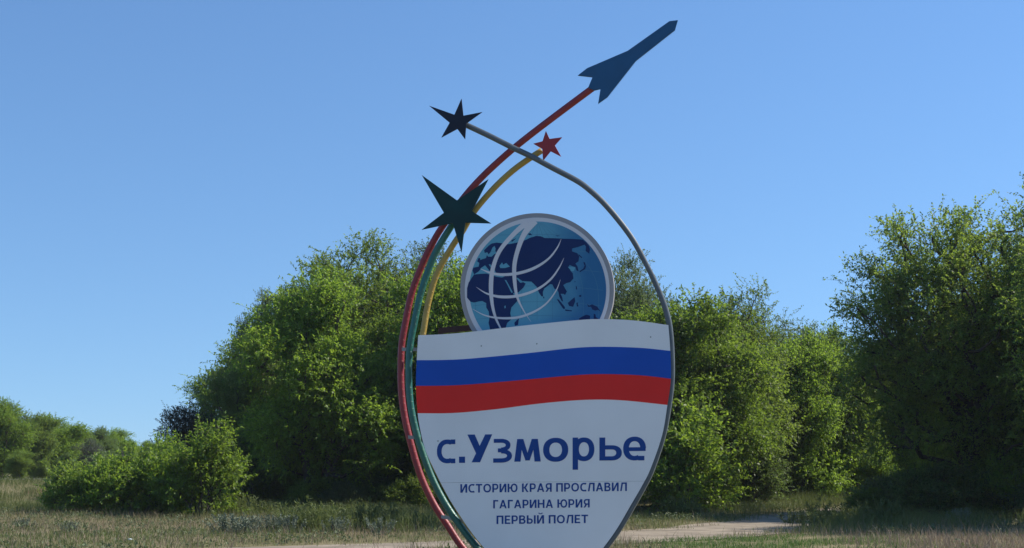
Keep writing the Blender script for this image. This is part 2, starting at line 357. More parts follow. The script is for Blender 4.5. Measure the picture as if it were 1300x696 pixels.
def se(cx, cy, rx, ry, a, e=2.2):
    c, q = math.cos(a), math.sin(a); return (cx + rx * math.copysign(abs(c) ** (2 / e), c), cy + ry * math.copysign(abs(q) ** (2 / e), q))
def ring(cx, cy, rx, ry, tx, ty, a0, a1, n=30):
    """an open or closed bowl as a row of quads"""
    an = [R(a0 + (a1 - a0) * k / n) for k in range(n + 1)]
    o = [se(cx, cy, rx, ry, a) for a in an]; q = [se(cx, cy, rx - tx, ry - ty, a) for a in an]
    return [[o[k], o[k + 1], q[k + 1], q[k]] for k in range(n)]
def rect(x0, y0, x1, y1): return [[(x0, y0), (x1, y0), (x1, y1), (x0, y1)]]
GLY = {  # strokes in a unit box (x to the right, y up); each stroke lies a hair in front of the one before
 'с': [ring(0.56, 0.5, 0.56, 0.5, 0.25, 0.19, 62, 298), rect(0.74, 0.0, 0.98, 0.195), rect(0.74, 0.805, 0.98, 1.0)],
 '.': [rect(0, 0, 1, 1)],
 'У': [[[(0, 1), (0.295, 1), (0.57, 0.44), (0.36, 0.30)]], [[(0.72, 1), (1, 1), (0.51, 0), (0.17, 0)]]],
 'з': [ring(0.42, 0.735, 0.50, 0.265, 0.25, 0.165, -90, 90, 18), ring(0.42, 0.285, 0.58, 0.285, 0.26, 0.18, -90, 90, 18), rect(0.03, 0.835, 0.43, 1.0), rect(0.25, 0.435, 0.44, 0.60), rect(0, 0, 0.43, 0.18)],
 'м': [[[(0, 0), (0.11, 1), (0.32, 1), (0.235, 0)]], [[(0.765, 0), (0.68, 1), (0.89, 1), (1, 0)]], [[(0.14, 1), (0.34, 1), (0.59, 0.05), (0.42, 0.05)]], [[(0.86, 1), (0.66, 1), (0.41, 0.05), (0.58, 0.05)]]],
 'о': [ring(0.5, 0.5, 0.5, 0.5, 0.25, 0.20, 0, 360, 48)],
 'р': [rect(0, -0.36, 0.25, 1.0), ring(0.52, 0.5, 0.48, 0.5, 0.25, 0.20, 0, 360, 48)],
 'ь': [rect(0, 0, 0.26, 1.0), ring(0.55, 0.33, 0.45, 0.33, 0.25, 0.18, -90, 90, 20), rect(0.2, 0, 0.56, 0.18), rect(0.2, 0.48, 0.56, 0.66)],
 'е': [ring(0.5, 0.5, 0.5, 0.5, 0.25, 0.19, 0, 300, 44), rect(0.2, 0.395, 0.985, 0.555), rect(0.66, 0.0, 0.93, 0.19)],
}
for ch, a, b, t, bt in hd:
    x0, x1, y0, y1 = Z4(a), Z4(b), Zy(t), Zy(bt)
    if ch == 'р': y1 = y0 + (y1 - y0) / 1.36
    V, Fs = [], []
    for n, stroke in enumerate(GLY[ch]):
        for q in stroke:
            Fs.append(tuple(range(len(V), len(V) + 4)))
            for gx_, gy_ in q:
                px = x0 + gx_ * (x1 - x0); V.append(tuple(PS(px, y1 - gy_ * (y1 - y0) - 0.009 * (px - x0), SY - 0.0025 - 0.0004 * n) - base))
    me = bpy.data.meshes.new('letter'); me.from_pydata(V, [], Fs); me.materials.append(M['ink']); me.update()
    link('letter', me, sign)
T_ = 0.21
def dia(x0, y0, x1, y1, w=0.205): return [[(x0, y0), (x0 + w, y0), (x1 + w, y1), (x1, y1)]]
CAP = {  # capitals in units of the cap height: (width, strokes)
 'И': (0.84, [rect(0, 0, T_, 1), rect(0.84 - T_, 0, 0.84, 1), dia(0.05, 0, 0.59, 1, 0.2)]),
 'Й': (0.84, [rect(0, 0, T_, 1), rect(0.84 - T_, 0, 0.84, 1), dia(0.05, 0, 0.59, 1, 0.2), ring(0.42, 1.30, 0.25, 0.18, 0.11, 0.10, 180, 360, 12)]),
 'С': (0.76, [ring(0.46, 0.5, 0.46, 0.5, 0.19, 0.165, 55, 305), rect(0.62, 0, 0.74, 0.17), rect(0.62, 0.83, 0.74, 1)]),
 'Т': (0.78, [rect(0, 0.83, 0.78, 1), rect(0.39 - T_ / 2, 0, 0.39 + T_ / 2, 0.9)]),
 'О': (0.94, [ring(0.47, 0.5, 0.47, 0.5, 0.19, 0.165, 0, 360, 40)]),
 'Р': (0.74, [rect(0, 0, T_, 1), ring(0.42, 0.655, 0.32, 0.345, 0.18, 0.16, -90, 90, 16), rect(0.1, 0.84, 0.43, 1), rect(0.1, 0.31, 0.43, 0.47)]),
 'Ю': (1.22, [rect(0, 0, T_, 1), ring(0.80, 0.5, 0.42, 0.5, 0.185, 0.165, 0, 360, 40), rect(0.1, 0.42, 0.5, 0.58)]),
 'К': (0.80, [rect(0, 0, T_, 1), dia(0.20, 0.45, 0.56, 1, 0.22), dia(0.58, 0, 0.20, 0.58, 0.22)]),
 'А': (0.90, [dia(0, 0, 0.34, 1, 0.20), dia(0.70, 0, 0.36, 1, 0.20), rect(0.2, 0.22, 0.7, 0.37)]),
 'Я': (0.76, [rect(0.76 - T_, 0, 0.76, 1), ring(0.34, 0.665, 0.32, 0.335, 0.18, 0.155, 90, 270, 16), rect(0.33, 0.845, 0.66, 1), rect(0.33, 0.33, 0.66, 0.485), dia(0.0, 0, 0.26, 0.42, 0.21)]),
 'П': (0.82, [rect(0, 0, T_, 1), rect(0.82 - T_, 0, 0.82, 1), rect(0.1, 0.83, 0.7, 1)]),
 'Л': (0.86, [dia(0.03, 0.0, 0.20, 0.95, 0.19), rect(0.86 - T_, 0, 0.86, 1), rect(0.20, 0.83, 0.76, 1)]),
 'В': (0.76, [rect(0, 0, T_, 1), ring(0.40, 0.735, 0.31, 0.265, 0.18, 0.155, -90, 90, 14), ring(0.42, 0.285, 0.34, 0.285, 0.185, 0.16, -90, 90, 14), rect(0.1, 0.845, 0.41, 1), rect(0.1, 0.43, 0.43, 0.57), rect(0.1, 0, 0.43, 0.16)]),
 'Г': (0.62, [rect(0, 0, T_, 1), rect(0.1, 0.83, 0.62, 1)]),
 'Н': (0.84, [rect(0, 0, T_, 1), rect(0.84 - T_, 0, 0.84, 1), rect(0.1, 0.42, 0.7, 0.58)]),
 'Е': (0.66, [rect(0, 0, T_, 1), rect(0.1, 0.84, 0.65, 1), rect(0.1, 0.42, 0.60, 0.58), rect(0.1, 0, 0.66, 0.16)]),
 'Ы': (1.06, [rect(0, 0, T_, 1), ring(0.38, 0.31, 0.33, 0.31, 0.18, 0.155, -90, 90, 16), rect(0.1, 0, 0.39, 0.155), rect(0.1, 0.465, 0.39, 0.62), rect(1.06 - T_, 0, 1.06, 1)]),
}
def small_line(body, x0, x1, ytop, ybot, label):
    gap, sp = 0.155, 0.40
    adv = sum((sp if c == ' ' else CAP[c][0] + gap) for c in body) - gap; k = (x1 - x0) / adv; h = ybot - ytop
    V, Fs, x = [], [], 0.0
    for c in body:
        if c == ' ': x += sp; continue
        w, st = CAP[c]
        for n, stroke in enumerate(st):
            for q in stroke:
                Fs.append(tuple(range(len(V), len(V) + 4)))
                for gx_, gy_ in q:
                    px = x0 + (x + gx_) * k; V.append(tuple(PS(px, ybot - gy_ * h - 0.0105 * (px - x0), SY - 0.0025 - 0.0004 * n) - base))
        x += w + gap
    me = bpy.data.meshes.new('lettering'); me.from_pydata(V, [], Fs); me.materials.append(M['ink']); me.update()
    o = link('lettering', me, sign); o['label'] = label; o['kind'] = 'stuff'
small_line('ИСТОРИЮ КРАЯ ПРОСЛАВИЛ', Z4(222), Z4(719), Zy(505), Zy(530.5), 'small blue line ИСТОРИЮ КРАЯ ПРОСЛАВИЛ')
small_line('ГАГАРИНА ЮРИЯ', Z4(320), Z4(608), Zy(552.5), Zy(577.5), 'small blue line ГАГАРИНА ЮРИЯ')
small_line('ПЕРВЫЙ ПОЛЕТ', Z4(330), Z4(603), Zy(599), Zy(624), 'small blue line ПЕРВЫЙ ПОЛЕТ')

# globe disc
GYd = SY + 0.13
gc, gr = (681.9, 368.3), 97.6
def circ(r, n=96, c=gc): return [(c[0] + r * math.cos(2 * math.pi * k / n), c[1] + r * math.sin(2 * math.pi * k / n)) for k in range(n)]
globe = plate('globe_disc', circ(gr), GYd, 0.09, M['rim'], sign, M['rim'], label='round light box with a printed globe above the shield')
plate('rim', circ(92.0), GYd - 0.012, 0.012, M['rimwhite'], globe, label='white inner ring of the globe disc')
pc = (682.6, 368.3)
plate('ocean_print', circ(87.0, c=pc), GYd - 0.0145, 0.002, M['ocean'], globe, label='light blue sea of the globe print')
def A(x, y): return (580 + x / 8.7, 265 + y / 8.7)
def B(x, y): return (680 + x / 8.7, 265 + y / 8.7)
def Cc(x, y): return (580 + x / 8.7, 340 + y / 8.7)
def D(x, y): return (680 + x / 8.7, 340 + y / 8.7)
def E(x, y): return (570 + x / 3.978, 255 + y / 3.978)
main = [A(440,375),A(385,385),A(350,410),A(300,460),A(308,490),A(335,482),A(352,505),A(372,480),A(392,432),A(415,412),A(428,440),A(424,470),A(440,490),A(410,505),
 A(385,530),A(345,530),A(332,512),A(322,545),A(272,562),A(222,580),A(248,602),A(240,640),A(182,652),Cc(172,30),Cc(190,75),Cc(160,118),Cc(130,165),Cc(113,225),Cc(112,330),
 Cc(150,375),Cc(190,385),Cc(245,372),Cc(280,368),Cc(325,392),Cc(325,440),Cc(352,485),Cc(360,555),Cc(350,610),Cc(370,690),Cc(385,725),Cc(520,725),Cc(545,645),Cc(556,610),Cc(602,570),
 Cc(590,500),Cc(602,440),Cc(665,370),Cc(678,332),Cc(632,308),Cc(622,280),Cc(680,272),Cc(735,220),Cc(760,175),Cc(735,160),Cc(700,167),Cc(655,112),Cc(672,112),Cc(722,148),Cc(822,154),Cc(850,180),
 Cc(884,214),D(20,240),D(40,282),D(65,316),D(82,318),D(80,268),D(96,230),D(160,182),D(186,186),D(206,232),D(238,240),D(252,270),D(262,322),D(290,372),D(303,372),D(292,322),
 D(276,288),D(310,290),D(325,302),D(346,262),D(322,222),D(306,192),D(340,170),D(382,160),D(418,118),D(410,60),D(382,30),B(392,672),B(358,648),B(378,622),B(405,636),B(438,645),
 B(452,684),B(474,692),B(464,642),B(440,606),B(474,582),B(482,528),B(460,492),B(402,472),B(404,440),B(470,424),B(540,398),B(556,420),B(552,468),B(592,498),B(600,450),
 B(588,410),B(565,378),B(520,342),B(400,334),B(300,332),B(200,326),B(100,324),B(60,306),B(0,300),A(868,304),A(812,320),A(760,345),A(700,366),A(640,380),A(590,390),A(540,395),A(500,382)]
isl = [[A(236,548),A(256,545),A(258,566),A(222,582),A(232,566)],[A(785,280),A(810,270),A(832,290),A(800,294)],[A(598,360),A(610,345),A(660,325),A(640,342),A(612,366)],
 [B(215,296),B(270,299),B(240,306)],[B(525,590),B(545,594),B(557,640),B(546,670),B(512,688),B(490,704),B(484,690),B(526,662),B(540,630)],
 [B(474,500),B(516,540),B(506,546),B(478,520)],[D(430,146),D(440,150),D(434,166)],[D(444,200),D(456,210),D(458,246),D(446,236)],[D(478,308),D(504,298),D(504,322),D(484,322)],
 [D(232,345),D(256,352),D(320,430),D(326,452),D(306,456),D(268,402)],[D(325,460),D(402,472),D(398,482),D(330,478)],[D(355,390),D(398,352),D(430,325),D(438,368),D(414,432),D(370,422)],
 [D(450,390),D(472,382),D(464,400),D(474,426),D(456,430)],[D(568,400),D(592,420),D(622,404),D(680,430),D(722,490),D(690,466),D(660,474),D(626,462),D(612,432),D(580,432)],
 [D(480,560),D(512,540),D(560,518),D(602,530),D(600,562),D(592,640),D(480,640)],[D(642,508),D(660,514),D(666,545),D(690,562),D(684,640),D(640,640)],
 [Cc(686,560),Cc(676,632),Cc(642,642),Cc(634,610),Cc(660,580)],[D(84,316),D(97,326),D(94,342),D(84,336)]]
for k, pg in enumerate([main] + isl):
    pass
def sheet(name, polys, Y, m, parent, label):
    bm = bmesh.new()
    for pg in polys:
        f = bm.faces.new([bm.verts.new(PS(x, y, Y) - base) for x, y in pg])
        f.normal_update()
        if f.normal.y > 0: f.normal_flip()
    bmesh.ops.triangulate(bm, faces=bm.faces[:])
    me = bpy.data.meshes.new(name); bm.to_mesh(me); bm.free(); me.materials.append(m)
    o = link(name, me, parent)
    if label: o['label'] = label
    return o
sheet('land_print', [main], GYd - 0.0160, M['land'], globe, 'navy blue continents of the globe print')
for pg in isl: sheet('island', [pg], GYd - 0.0160, M['land'], globe, None)
seas = [[Cc(188,76),Cc(235,46),A(246,690),A(268,655),A(312,626),A(345,668),A(372,700),A(388,672),A(352,618),A(368,612),A(398,650),A(424,690),Cc(432,62),Cc(470,84),Cc(532,96),Cc(500,108),Cc(440,100),Cc(380,82),Cc(330,64),Cc(250,68)],
 [A(470,632),A(500,594),A(510,620),A(545,600),A(586,640),A(530,656),A(480,656)],[Cc(528,135),Cc(545,138),Cc(618,272),Cc(602,276),Cc(560,192)],[Cc(524,428),Cc(536,415),Cc(540,440),Cc(528,452)],
 [B(360,648),B(395,640),B(440,650),B(420,690),B(395,690)]]
for pg in seas: sheet('inland_sea', [pg], GYd - 0.0168, M['sea'], globe, None)
grat = []
for k in range(-4, 5):
    q = catmull([E(445 + k * 6, 112), E(445 + k * 46, 240), E(445 + k * 74, 400), E(445 + k * 78, 600)], 8)
    q = np.array([p for p in q if math.hypot(p[0] - pc[0], p[1] - pc[1]) < 85.5])
    grat += [[(a[0] - .2, a[1]), (a[0] + .2, a[1]), (b[0] + .2, b[1]), (b[0] - .2, b[1])] for a, b in zip(q[:-1], q[1:])]
for yy in (170, 250, 340, 430, 510, 580):
    q = np.array([p for p in (E(x, yy + 0.0002 * (x - 445) ** 2 * (1 if yy > 300 else 0.5)) for x in range(95, 805, 12)) if math.hypot(p[0] - pc[0], p[1] - pc[1]) < 85.5])
    grat += [[(a[0], a[1] - .2), (b[0], b[1] - .2), (b[0], b[1] + .2), (a[0], a[1] + .2)] for a, b in zip(q[:-1], q[1:])]
sheet('graticule', grat, GYd - 0.0153, M['grat'], globe, 'thin darker map grid lines of the globe print')
def swoosh(pts, Y, label):
    a = catmull([(x, y, w) for x, y, w in pts], 8); q = a[:, :2]; t = np.gradient(q, axis=0); t /= np.linalg.norm(t, axis=1, keepdims=True)
    nn = np.stack([-t[:, 1], t[:, 0]], 1); w = np.maximum(a[:, 2:3], 0.6) / 2
    l, r = q + nn * w, q - nn * w
    polys = [[E(*l[i]), E(*l[i + 1]), E(*r[i + 1]), E(*r[i])] for i in range(len(q) - 1)]
    sheet('swoosh', polys, Y, M['rimwhite'], globe, label)
swoosh([(398,106,30),(330,165,23),(258,250,20),(222,340,21),(212,430,22),(218,520,16),(236,592,12),(264,650,7)], GYd - 0.0178, 'white curved meridian stripe nearer the left edge')
swoosh([(432,100,40),(380,168,27),(347,250,22),(330,330,21),(333,420,18),(346,490,12),(380,560,5),(415,612,1)], GYd - 0.0180, 'white curved meridian stripe nearer the middle')
swoosh([(160,344,2),(210,364,10),(270,373,14),(350,366,15),(430,340,14),(500,295,10),(545,240,7),(567,193,1)], GYd - 0.0185, 'white curved parallel stripe, topmost')
swoosh([(138,436,1),(190,468,8),(260,485,14),(350,480,14),(440,450,12),(510,400,10),(555,340,7),(581,288,1)], GYd - 0.0187, 'white curved parallel stripe in the middle')
swoosh([(118,546,1),(180,578,6),(250,592,10),(340,590,12),(420,565,11),(490,520,8),(540,455,6),(563,398,1)], GYd - 0.0189, 'white curved parallel stripe, lowest')

# tubes
def tube(pts, Y, r, m, label, wound_from=None, box=False):
    q = catmull(pts, 8); w = np.array([PS(x, y, Y) for x, y in q])
    seg = np.r_[0, np.cumsum(np.linalg.norm(np.diff(w, axis=0), axis=1))]; s = np.linspace(0, seg[-1], int(seg[-1] / 0.06))
    w = np.stack([np.interp(s, seg, w[:, k]) for k in range(3)], 1)
    if box:                                                          # square hollow section, rolled a little where it turns down
        t, a, b = frames(w); ro = -R(14) * sm(0.30, 0.55, s / seg[-1]); an = np.pi / 4 + np.arange(4) * np.pi / 2
        an = an[None] + ro[:, None]; rr = r * 1.2
        v = (w[:, None] + rr * (np.cos(an)[..., None] * a[:, None] + np.sin(an)[..., None] * b[:, None])).reshape(-1, 3)
        n = len(w); i = np.arange(n - 1)[:, None] * 4; j = np.arange(4)[None]
        f = np.vstack([np.stack([i + j, i + (j + 1) % 4, i + 4 + (j + 1) % 4, i + 4 + j], -1).reshape(-1, 4), [[3, 2, 1, 0]], [[4 * n - 4, 4 * n - 3, 4 * n - 2, 4 * n - 1]]])
        return put('tube', v, f, m, sign, False, label)
    v, f = tube_np(w, r, 16); o = put('tube', v, f, m, sign, True, label)
    if wound_from is not None:                                       # rope light wound round the tube
        i0 = int(np.argmin(np.linalg.norm(w - np.array(PS(*wound_from, Y)), axis=1)))
        L = s[-1] - s[i0]; n = int(L / 0.006); ss = np.linspace(s[i0], s[-1] - 0.02, n)
        c = np.stack([np.interp(ss, s, w[:, k]) for k in range(3)], 1); t, a, b = frames(c); ph = ss / 0.085 * 2 * np.pi
        hp = c + (r - 0.006) * (np.cos(ph)[:, None] * a + np.sin(ph)[:, None] * b)
        tt = np.gradient(hp, axis=0); tt /= np.linalg.norm(tt, axis=1, keepdims=True); rad = (hp - c) / (r - 0.006); bi = np.cross(tt, rad)
        K = 8; an = np.arange(K) * 2 * np.pi / K
        v = (hp[:, None] + 0.0080 * (np.cos(an)[None, :, None] * rad[:, None] + np.sin(an)[None, :, None] * bi[:, None])).reshape(-1, 3)
        i = np.arange(n - 1)[:, None]; j = np.arange(K)[None]
        f = np.stack([i * K + j, i * K + (j + 1) % K, (i + 1) * K + (j + 1) % K, (i + 1) * K + j], -1).reshape(-1, 4)
        put('wound_cord', v, f, m, o, True)
    return o
TY = SY + 0.09
tube([(755, 110), (724, 133), (700, 151), (677, 168.5), (655, 186), (632, 206), (610, 227), (588, 252), (561, 289), (548, 311), (537.4, 333), (523, 371), (513.7, 415), (509.6, 443), (509, 485), (512, 519), (519, 553), (532.5, 600), (549.5, 638), (568.7, 668), (585.7, 693.5), (612, 724), (645, 757)],
     SY + 0.27, 0.041, M['tube_red'], 'red tube sweeping up to the blue rocket', (572, 272))
tube([(577, 281), (570.6, 291), (560, 308), (550, 327), (534.5, 371), (525, 415), (520.5, 440), (519, 470), (519.6, 497), (523, 525), (531, 558), (545.5, 600), (562, 634), (581.5, 664), (602.7, 692), (630, 722), (657, 750)],
     SY + 0.205, 0.041, M['tube_green'], 'green tube ending at the dark green star', (566, 299))
tube([(688, 191), (672, 201.5), (650.7, 217), (626.5, 239.7), (602.4, 268), (587, 294), (574, 313), (555, 347), (544, 383), (538, 418), (534, 445), (532, 490), (534.5, 527), (539, 552), (546, 577), (558, 603), (578, 639), (600, 673), (620, 697), (645, 726), (668, 752)],
     SY + 0.15, 0.037, M['tube_yellow'], 'yellow tube ending at the small red star', (587, 294))
tube([(588, 157), (620.5, 172.3), (650.7, 187.5), (675, 199), (699, 212), (724, 225), (737, 232.5), (748, 241), (765, 256.5), (785, 279.5), (803, 304), (818.5, 332), (830, 355), (840, 378.5), (846.5, 398), (850.2, 416), (852.5, 445), (852.8, 481), (849, 515), (841.8, 553), (828, 595), (817.5, 617), (803, 643), (786.5, 671), (768.5, 696), (742, 727), (714, 754)],
     SY + 0.04, 0.035, M['tube_grey'], 'grey tube arching from the black star down the right edge', box=True)
# tie bars between the tubes and the panel
def bar(a, b, Y, h, d, m, name, label):
    (x0, y0), (x1, y1) = a, b
    plate(name, [(x0, y0 - h), (x1, y1 - h), (x1, y1 + h), (x0, y0 + h)], Y, d, m, sign, label=label)
for a, b in (((510, 443.5), (532, 443.8)), ((518, 555), (540, 556.5)), ((560, 656), (588, 661))):
    bar(a, b, SY + 0.20, 2.2, 0.02, M['edge'], 'bracket', None)
bar((556, 419.8), (690, 407.5), SY + 0.36, 3.6, 0.05, M['beam'], 'support_beam', 'brown steel beam behind the top of the shield')
# stars and rocket: cut steel plates
def Q1(x, y): return (530 + x / 3.315, 110 + y / 3.315)
def Q3(x, y): return (490 + x / 3.164, 200 + y / 3.164)
def QR(x, y): return (700 + x / 4.64, 10 + y / 4.64)
plate('star', [Q1(*p) for p in ((185,50),(193,122),(272,107),(205,155),(200,222),(167,178),(100,214),(135,152),(48,80),(155,118))], SY - 0.045, 0.02, M['star_black'], sign, label='black pointed star at the tip of the grey tube', bev=0.003)
plate('star', [Q3(*p) for p in ((143,70),(285,172),(411,87),(345,215),(423,265),(318,262),(303,382),(268,264),(143,290),(232,222))], SY + 0.012, 0.02, M['star_green'], sign, label='large dark green star over the red and yellow tubes', bev=0.003)
plate('star', [Q1(*p) for p in ((540,186),(556,220),(608,213),(578,247),(605,295),(560,272),(528,312),(525,262),(487,240),(526,230))], SY + 0.075, 0.02, M['star_red'], sign, label='small red star at the tip of the yellow tube', bev=0.003)
plate('rocket', [QR(*p) for p in ((745,72),(695,78),(450,252),(210,355),(155,398),(242,408),(216,470),(252,486),(289,477),(275,564),(330,525),(497,312),(728,130))], SY + 0.205, 0.03, M['rocket'], sign, label='dark blue cut out rocket at the top of the red tube', bev=0.004)
# plinth and foot plate
bz = base.z
def box_np(x0, x1, y0, y1, z0, z1):
    v = np.array([(x, y, z) for z in (z0, z1) for y in (y0, y1) for x in (x0, x1)], float)
    return v, np.array([(0, 2, 3, 1), (4, 5, 7, 6), (0, 1, 5, 4), (2, 6, 7, 3), (0, 4, 6, 2), (1, 3, 7, 5)])
pb = PS(690, 752, SY)
o = put('plinth', turned(box_np(base.x - 0.75, base.x + 0.75, SY - 0.3, SY + 0.5, bz - 0.15, pb.z + 0.05)[0]), box_np(0, 1, 0, 1, 0, 1)[1], M['concrete'], sign, label='low concrete plinth under the shield')
b_ = o.modifiers.new('bevel', 'BEVEL'); b_.width = 0.02; b_.segments = 2
pv, pf = join([box_np(base.x - 0.5, base.x - 0.42, SY + 0.32, SY + 0.40, bz, PS(690, 470, SY).z), box_np(base.x + 0.42, base.x + 0.5, SY + 0.32, SY + 0.40, bz, PS(690, 470, SY).z)])
put('post', turned(pv[:8]), pf[:6], M['beam'], sign, label='square steel post behind the left half of the shield')
put('post', turned(pv[8:]), pf[:6], M['beam'], sign, label='square steel post behind the right half of the shield')

# ------------------------------------------------------------------ trees
def unit(v): return v / (np.linalg.norm(v, axis=-1, keepdims=True) + 1e-9)
def leaves_np(rg, pos, d, up, ln, wd):
    """one small bent rhombic leaf per position"""
    n = len(pos); d = unit(d); s = unit(np.cross(d, up)); nn = np.cross(s, d)
    l = ln * rg.uniform(0.65, 1.25, (n, 1)); w = wd * rg.uniform(0.7, 1.2, (n, 1))
    a = pos; b = pos + d * l * 0.45 + s * w * 0.5 + nn * w * 0.12; c = pos + d * l - nn * l * 0.10; e = pos + d * l * 0.45 - s * w * 0.5 + nn * w * 0.12
    v = np.stack([a, b, c, e], 1).reshape(-1, 3)
    return v, np.arange(4 * n).reshape(-1, 4)
def foliage_np(rg, centres, outward, twigs, lpt, tl, ln, wd, droop, upb, spread):
    n = len(centres) * twigs
    c = np.repeat(centres, twigs, 0); o = np.repeat(outward, twigs, 0)
    st = c + rg.normal(0, spread, (n, 3)) * np.array([1, 1, 0.75])
    dr = unit(o * 0.65 + rg.normal(0, 0.62, (n, 3)) + np.array([0, 0, upb]))
    L = tl * rg.uniform(0.5, 1.4, (n, 1))
    t = (np.arange(lpt)[None] + rg.uniform(0, 1, (n, lpt))) / lpt
    p = st[:, None] + dr[:, None] * (L * t)[..., None] + np.array([0, 0, -1.0]) * (droop * (L * t) ** 2)[..., None]
    td = unit(dr[:, None] + np.array([0, 0, -2.0]) * (droop * L * t)[..., None])
    ld = unit(td * 0.55 + rg.normal(0, 0.55, (n, lpt, 3)) + np.array([0, 0, -0.18]))
    un = rg.normal(0, 0.55, (n, lpt, 3)) + np.array([0, 0, 0.9])
    lv = leaves_np(rg, p.reshape(-1, 3), ld.reshape(-1, 3), un.reshape(-1, 3), ln, wd)
    # the twigs themselves: thin three-sided slivers
    e = st + dr * L + np.array([0, 0, -1.0]) * droop * L ** 2
    s = unit(np.cross(dr, np.array([0.1, 0.2, 1.0]))) * 0.006; u2 = unit(np.cross(s, dr)) * 0.006
    tv = np.stack([st + s, st - s + u2, st - s - u2, e], 1).reshape(-1, 3); b = np.arange(n)[:, None] * 4
    tf = np.concatenate([b + [[0, 1, 3]], b + [[1, 2, 3]], b + [[2, 0, 3]]], 0)
    return lv, (tv, tf)
def skeleton_np(rg, stems, centres, r0, k=6):
    """stems: polylines from the ground; every leaf clump is joined to the nearest earlier node; radii by pipe model"""
    nodes, par, plen = [], [], []
    for st in stems:
        for i, p in enumerate(st):
            par.append(-1 if i == 0 else len(nodes) - 1); plen.append(0 if i == 0 else plen[-1] + np.linalg.norm(p - nodes[-1])); nodes.append(np.array(p, float))
    n0 = len(nodes)
    order = np.argsort([min(np.linalg.norm(c - q) for q in nodes) for c in centres])
    for ci in order:
        c = centres[ci]; N = np.array(nodes); d = np.linalg.norm(N - c, axis=1)
        cost = d + 0.22 * np.array(plen) + 1.3 * np.maximum(0, N[:, 2] - c[2] + 0.15)
        cost[[i for i in range(n0) if par[i] == -1]] += 5
        b = int(np.argmin(cost)); q = nodes[b]
        mid = (q + c) / 2 + rg.normal(0, 0.07, 3) * np.linalg.norm(c - q) + np.array([0, 0, -0.06 * np.linalg.norm(c - q)])
        par.append(b); plen.append(plen[b] + d[b] / 2); nodes.append(mid)
        par.append(len(nodes) - 1); plen.append(plen[b] + d[b]); nodes.append(c)
    load = np.zeros(len(nodes)); ch = np.bincount([p for p in par if p >= 0], minlength=len(nodes))
    load[ch == 0] = 1
    for i in range(len(nodes) - 1, -1, -1):
        if par[i] >= 0: load[par[i]] += load[i]
    rad = r0 * (load / load.max()) ** 0.46; rad = np.maximum(rad, 0.007)
    parts = []
    for i, p in enumerate(par):
        if p < 0: continue
        a, b = nodes[p], nodes[i]; kk = k if rad[i] > 0.03 else 4
        rp = min(rad[p], rad[i] * 1.5)
        parts.append(tube_np(np.array([a, (a * 0.5 + b * 0.5), b]), [rp, (rp + rad[i]) / 2, rad[i]], kk, cap=False))
    return join(parts)
def blob_points(rg, blobs, n, shell=0.55):
    w = np.array([b[3] * b[4] * b[5] for b in blobs]) ** 0.8; w /= w.sum()
    k = rg.choice(len(blobs), n, p=w); b = np.array(blobs)[k]
    d = unit(rg.normal(0, 1, (n, 3))); r = rg.uniform(0, 1, (n, 1)) ** (1 / 3); r = shell * r ** 0.4 + (1 - shell) * r
    pos = b[:, :3] + d * r * b[:, 3:]
    cen = np.average(np.array(blobs)[:, :3], 0, w)
    return pos, unit(d * 0.7 + unit(pos - cen - np.array([0, 0, -0.8])) * 0.6)
def build_tree(name, label, cat, H, blobs, stems, seed, leaf, bark, clumps=170, twigs=22, lpt=14, tl=0.62, ln=0.125, wd=0.07, droop=0.25, upb=0.25, spread=0.3, r0=0.17, group=None, part='crown', stem_name='trunk', zmin=0.25):
    rg = np.random.default_rng(seed)
    c, o = blob_points(rg, blobs, clumps); c[:, 2] = np.maximum(c[:, 2], zmin + rg.uniform(0, 0.5, len(c)))
    root = thing(name, label, cat, (0, 0, 0), 0, group)
    (lv, lf), (tv, tf) = foliage_np(rg, c, o, twigs, lpt, tl, ln, wd, droop, upb, spread)
    lv[:, 2] = np.maximum(lv[:, 2], 0.03)
    bv, bf = skeleton_np(rg, [np.array(s, float) for s in stems], c, r0)
    tq = np.concatenate([tf, tf[:, 2:3]], 1)
    me = mesh_np(stem_name, *join([(bv, bf)]), bark, True); link(stem_name, me, root)
    link('twigs', mesh_np('twigs', tv, tf, bark), root)
    link(part, mesh_np(part, lv, lf, leaf), root)
    return root
def stemset(rg, n, h, lean, x0=0.25, nseg=5):
    out = []
    for i in range(n):
        a = i * 2 * math.pi / n + rg.uniform(-.5, .5); b = np.array([x0 * math.cos(a) * (n > 1), x0 * math.sin(a) * (n > 1), -0.12])
        d = np.array([math.cos(a) * lean, math.sin(a) * lean, 1.0]); hh = h * rg.uniform(0.8, 1.1)
        out.append([b + d * hh * t + np.array([*(rg.normal(0, 0.10, 2) * (t > 0)), 0]) for t in np.linspace(0, 1, nseg)])
    return out
RG = np.random.default_rng(7)
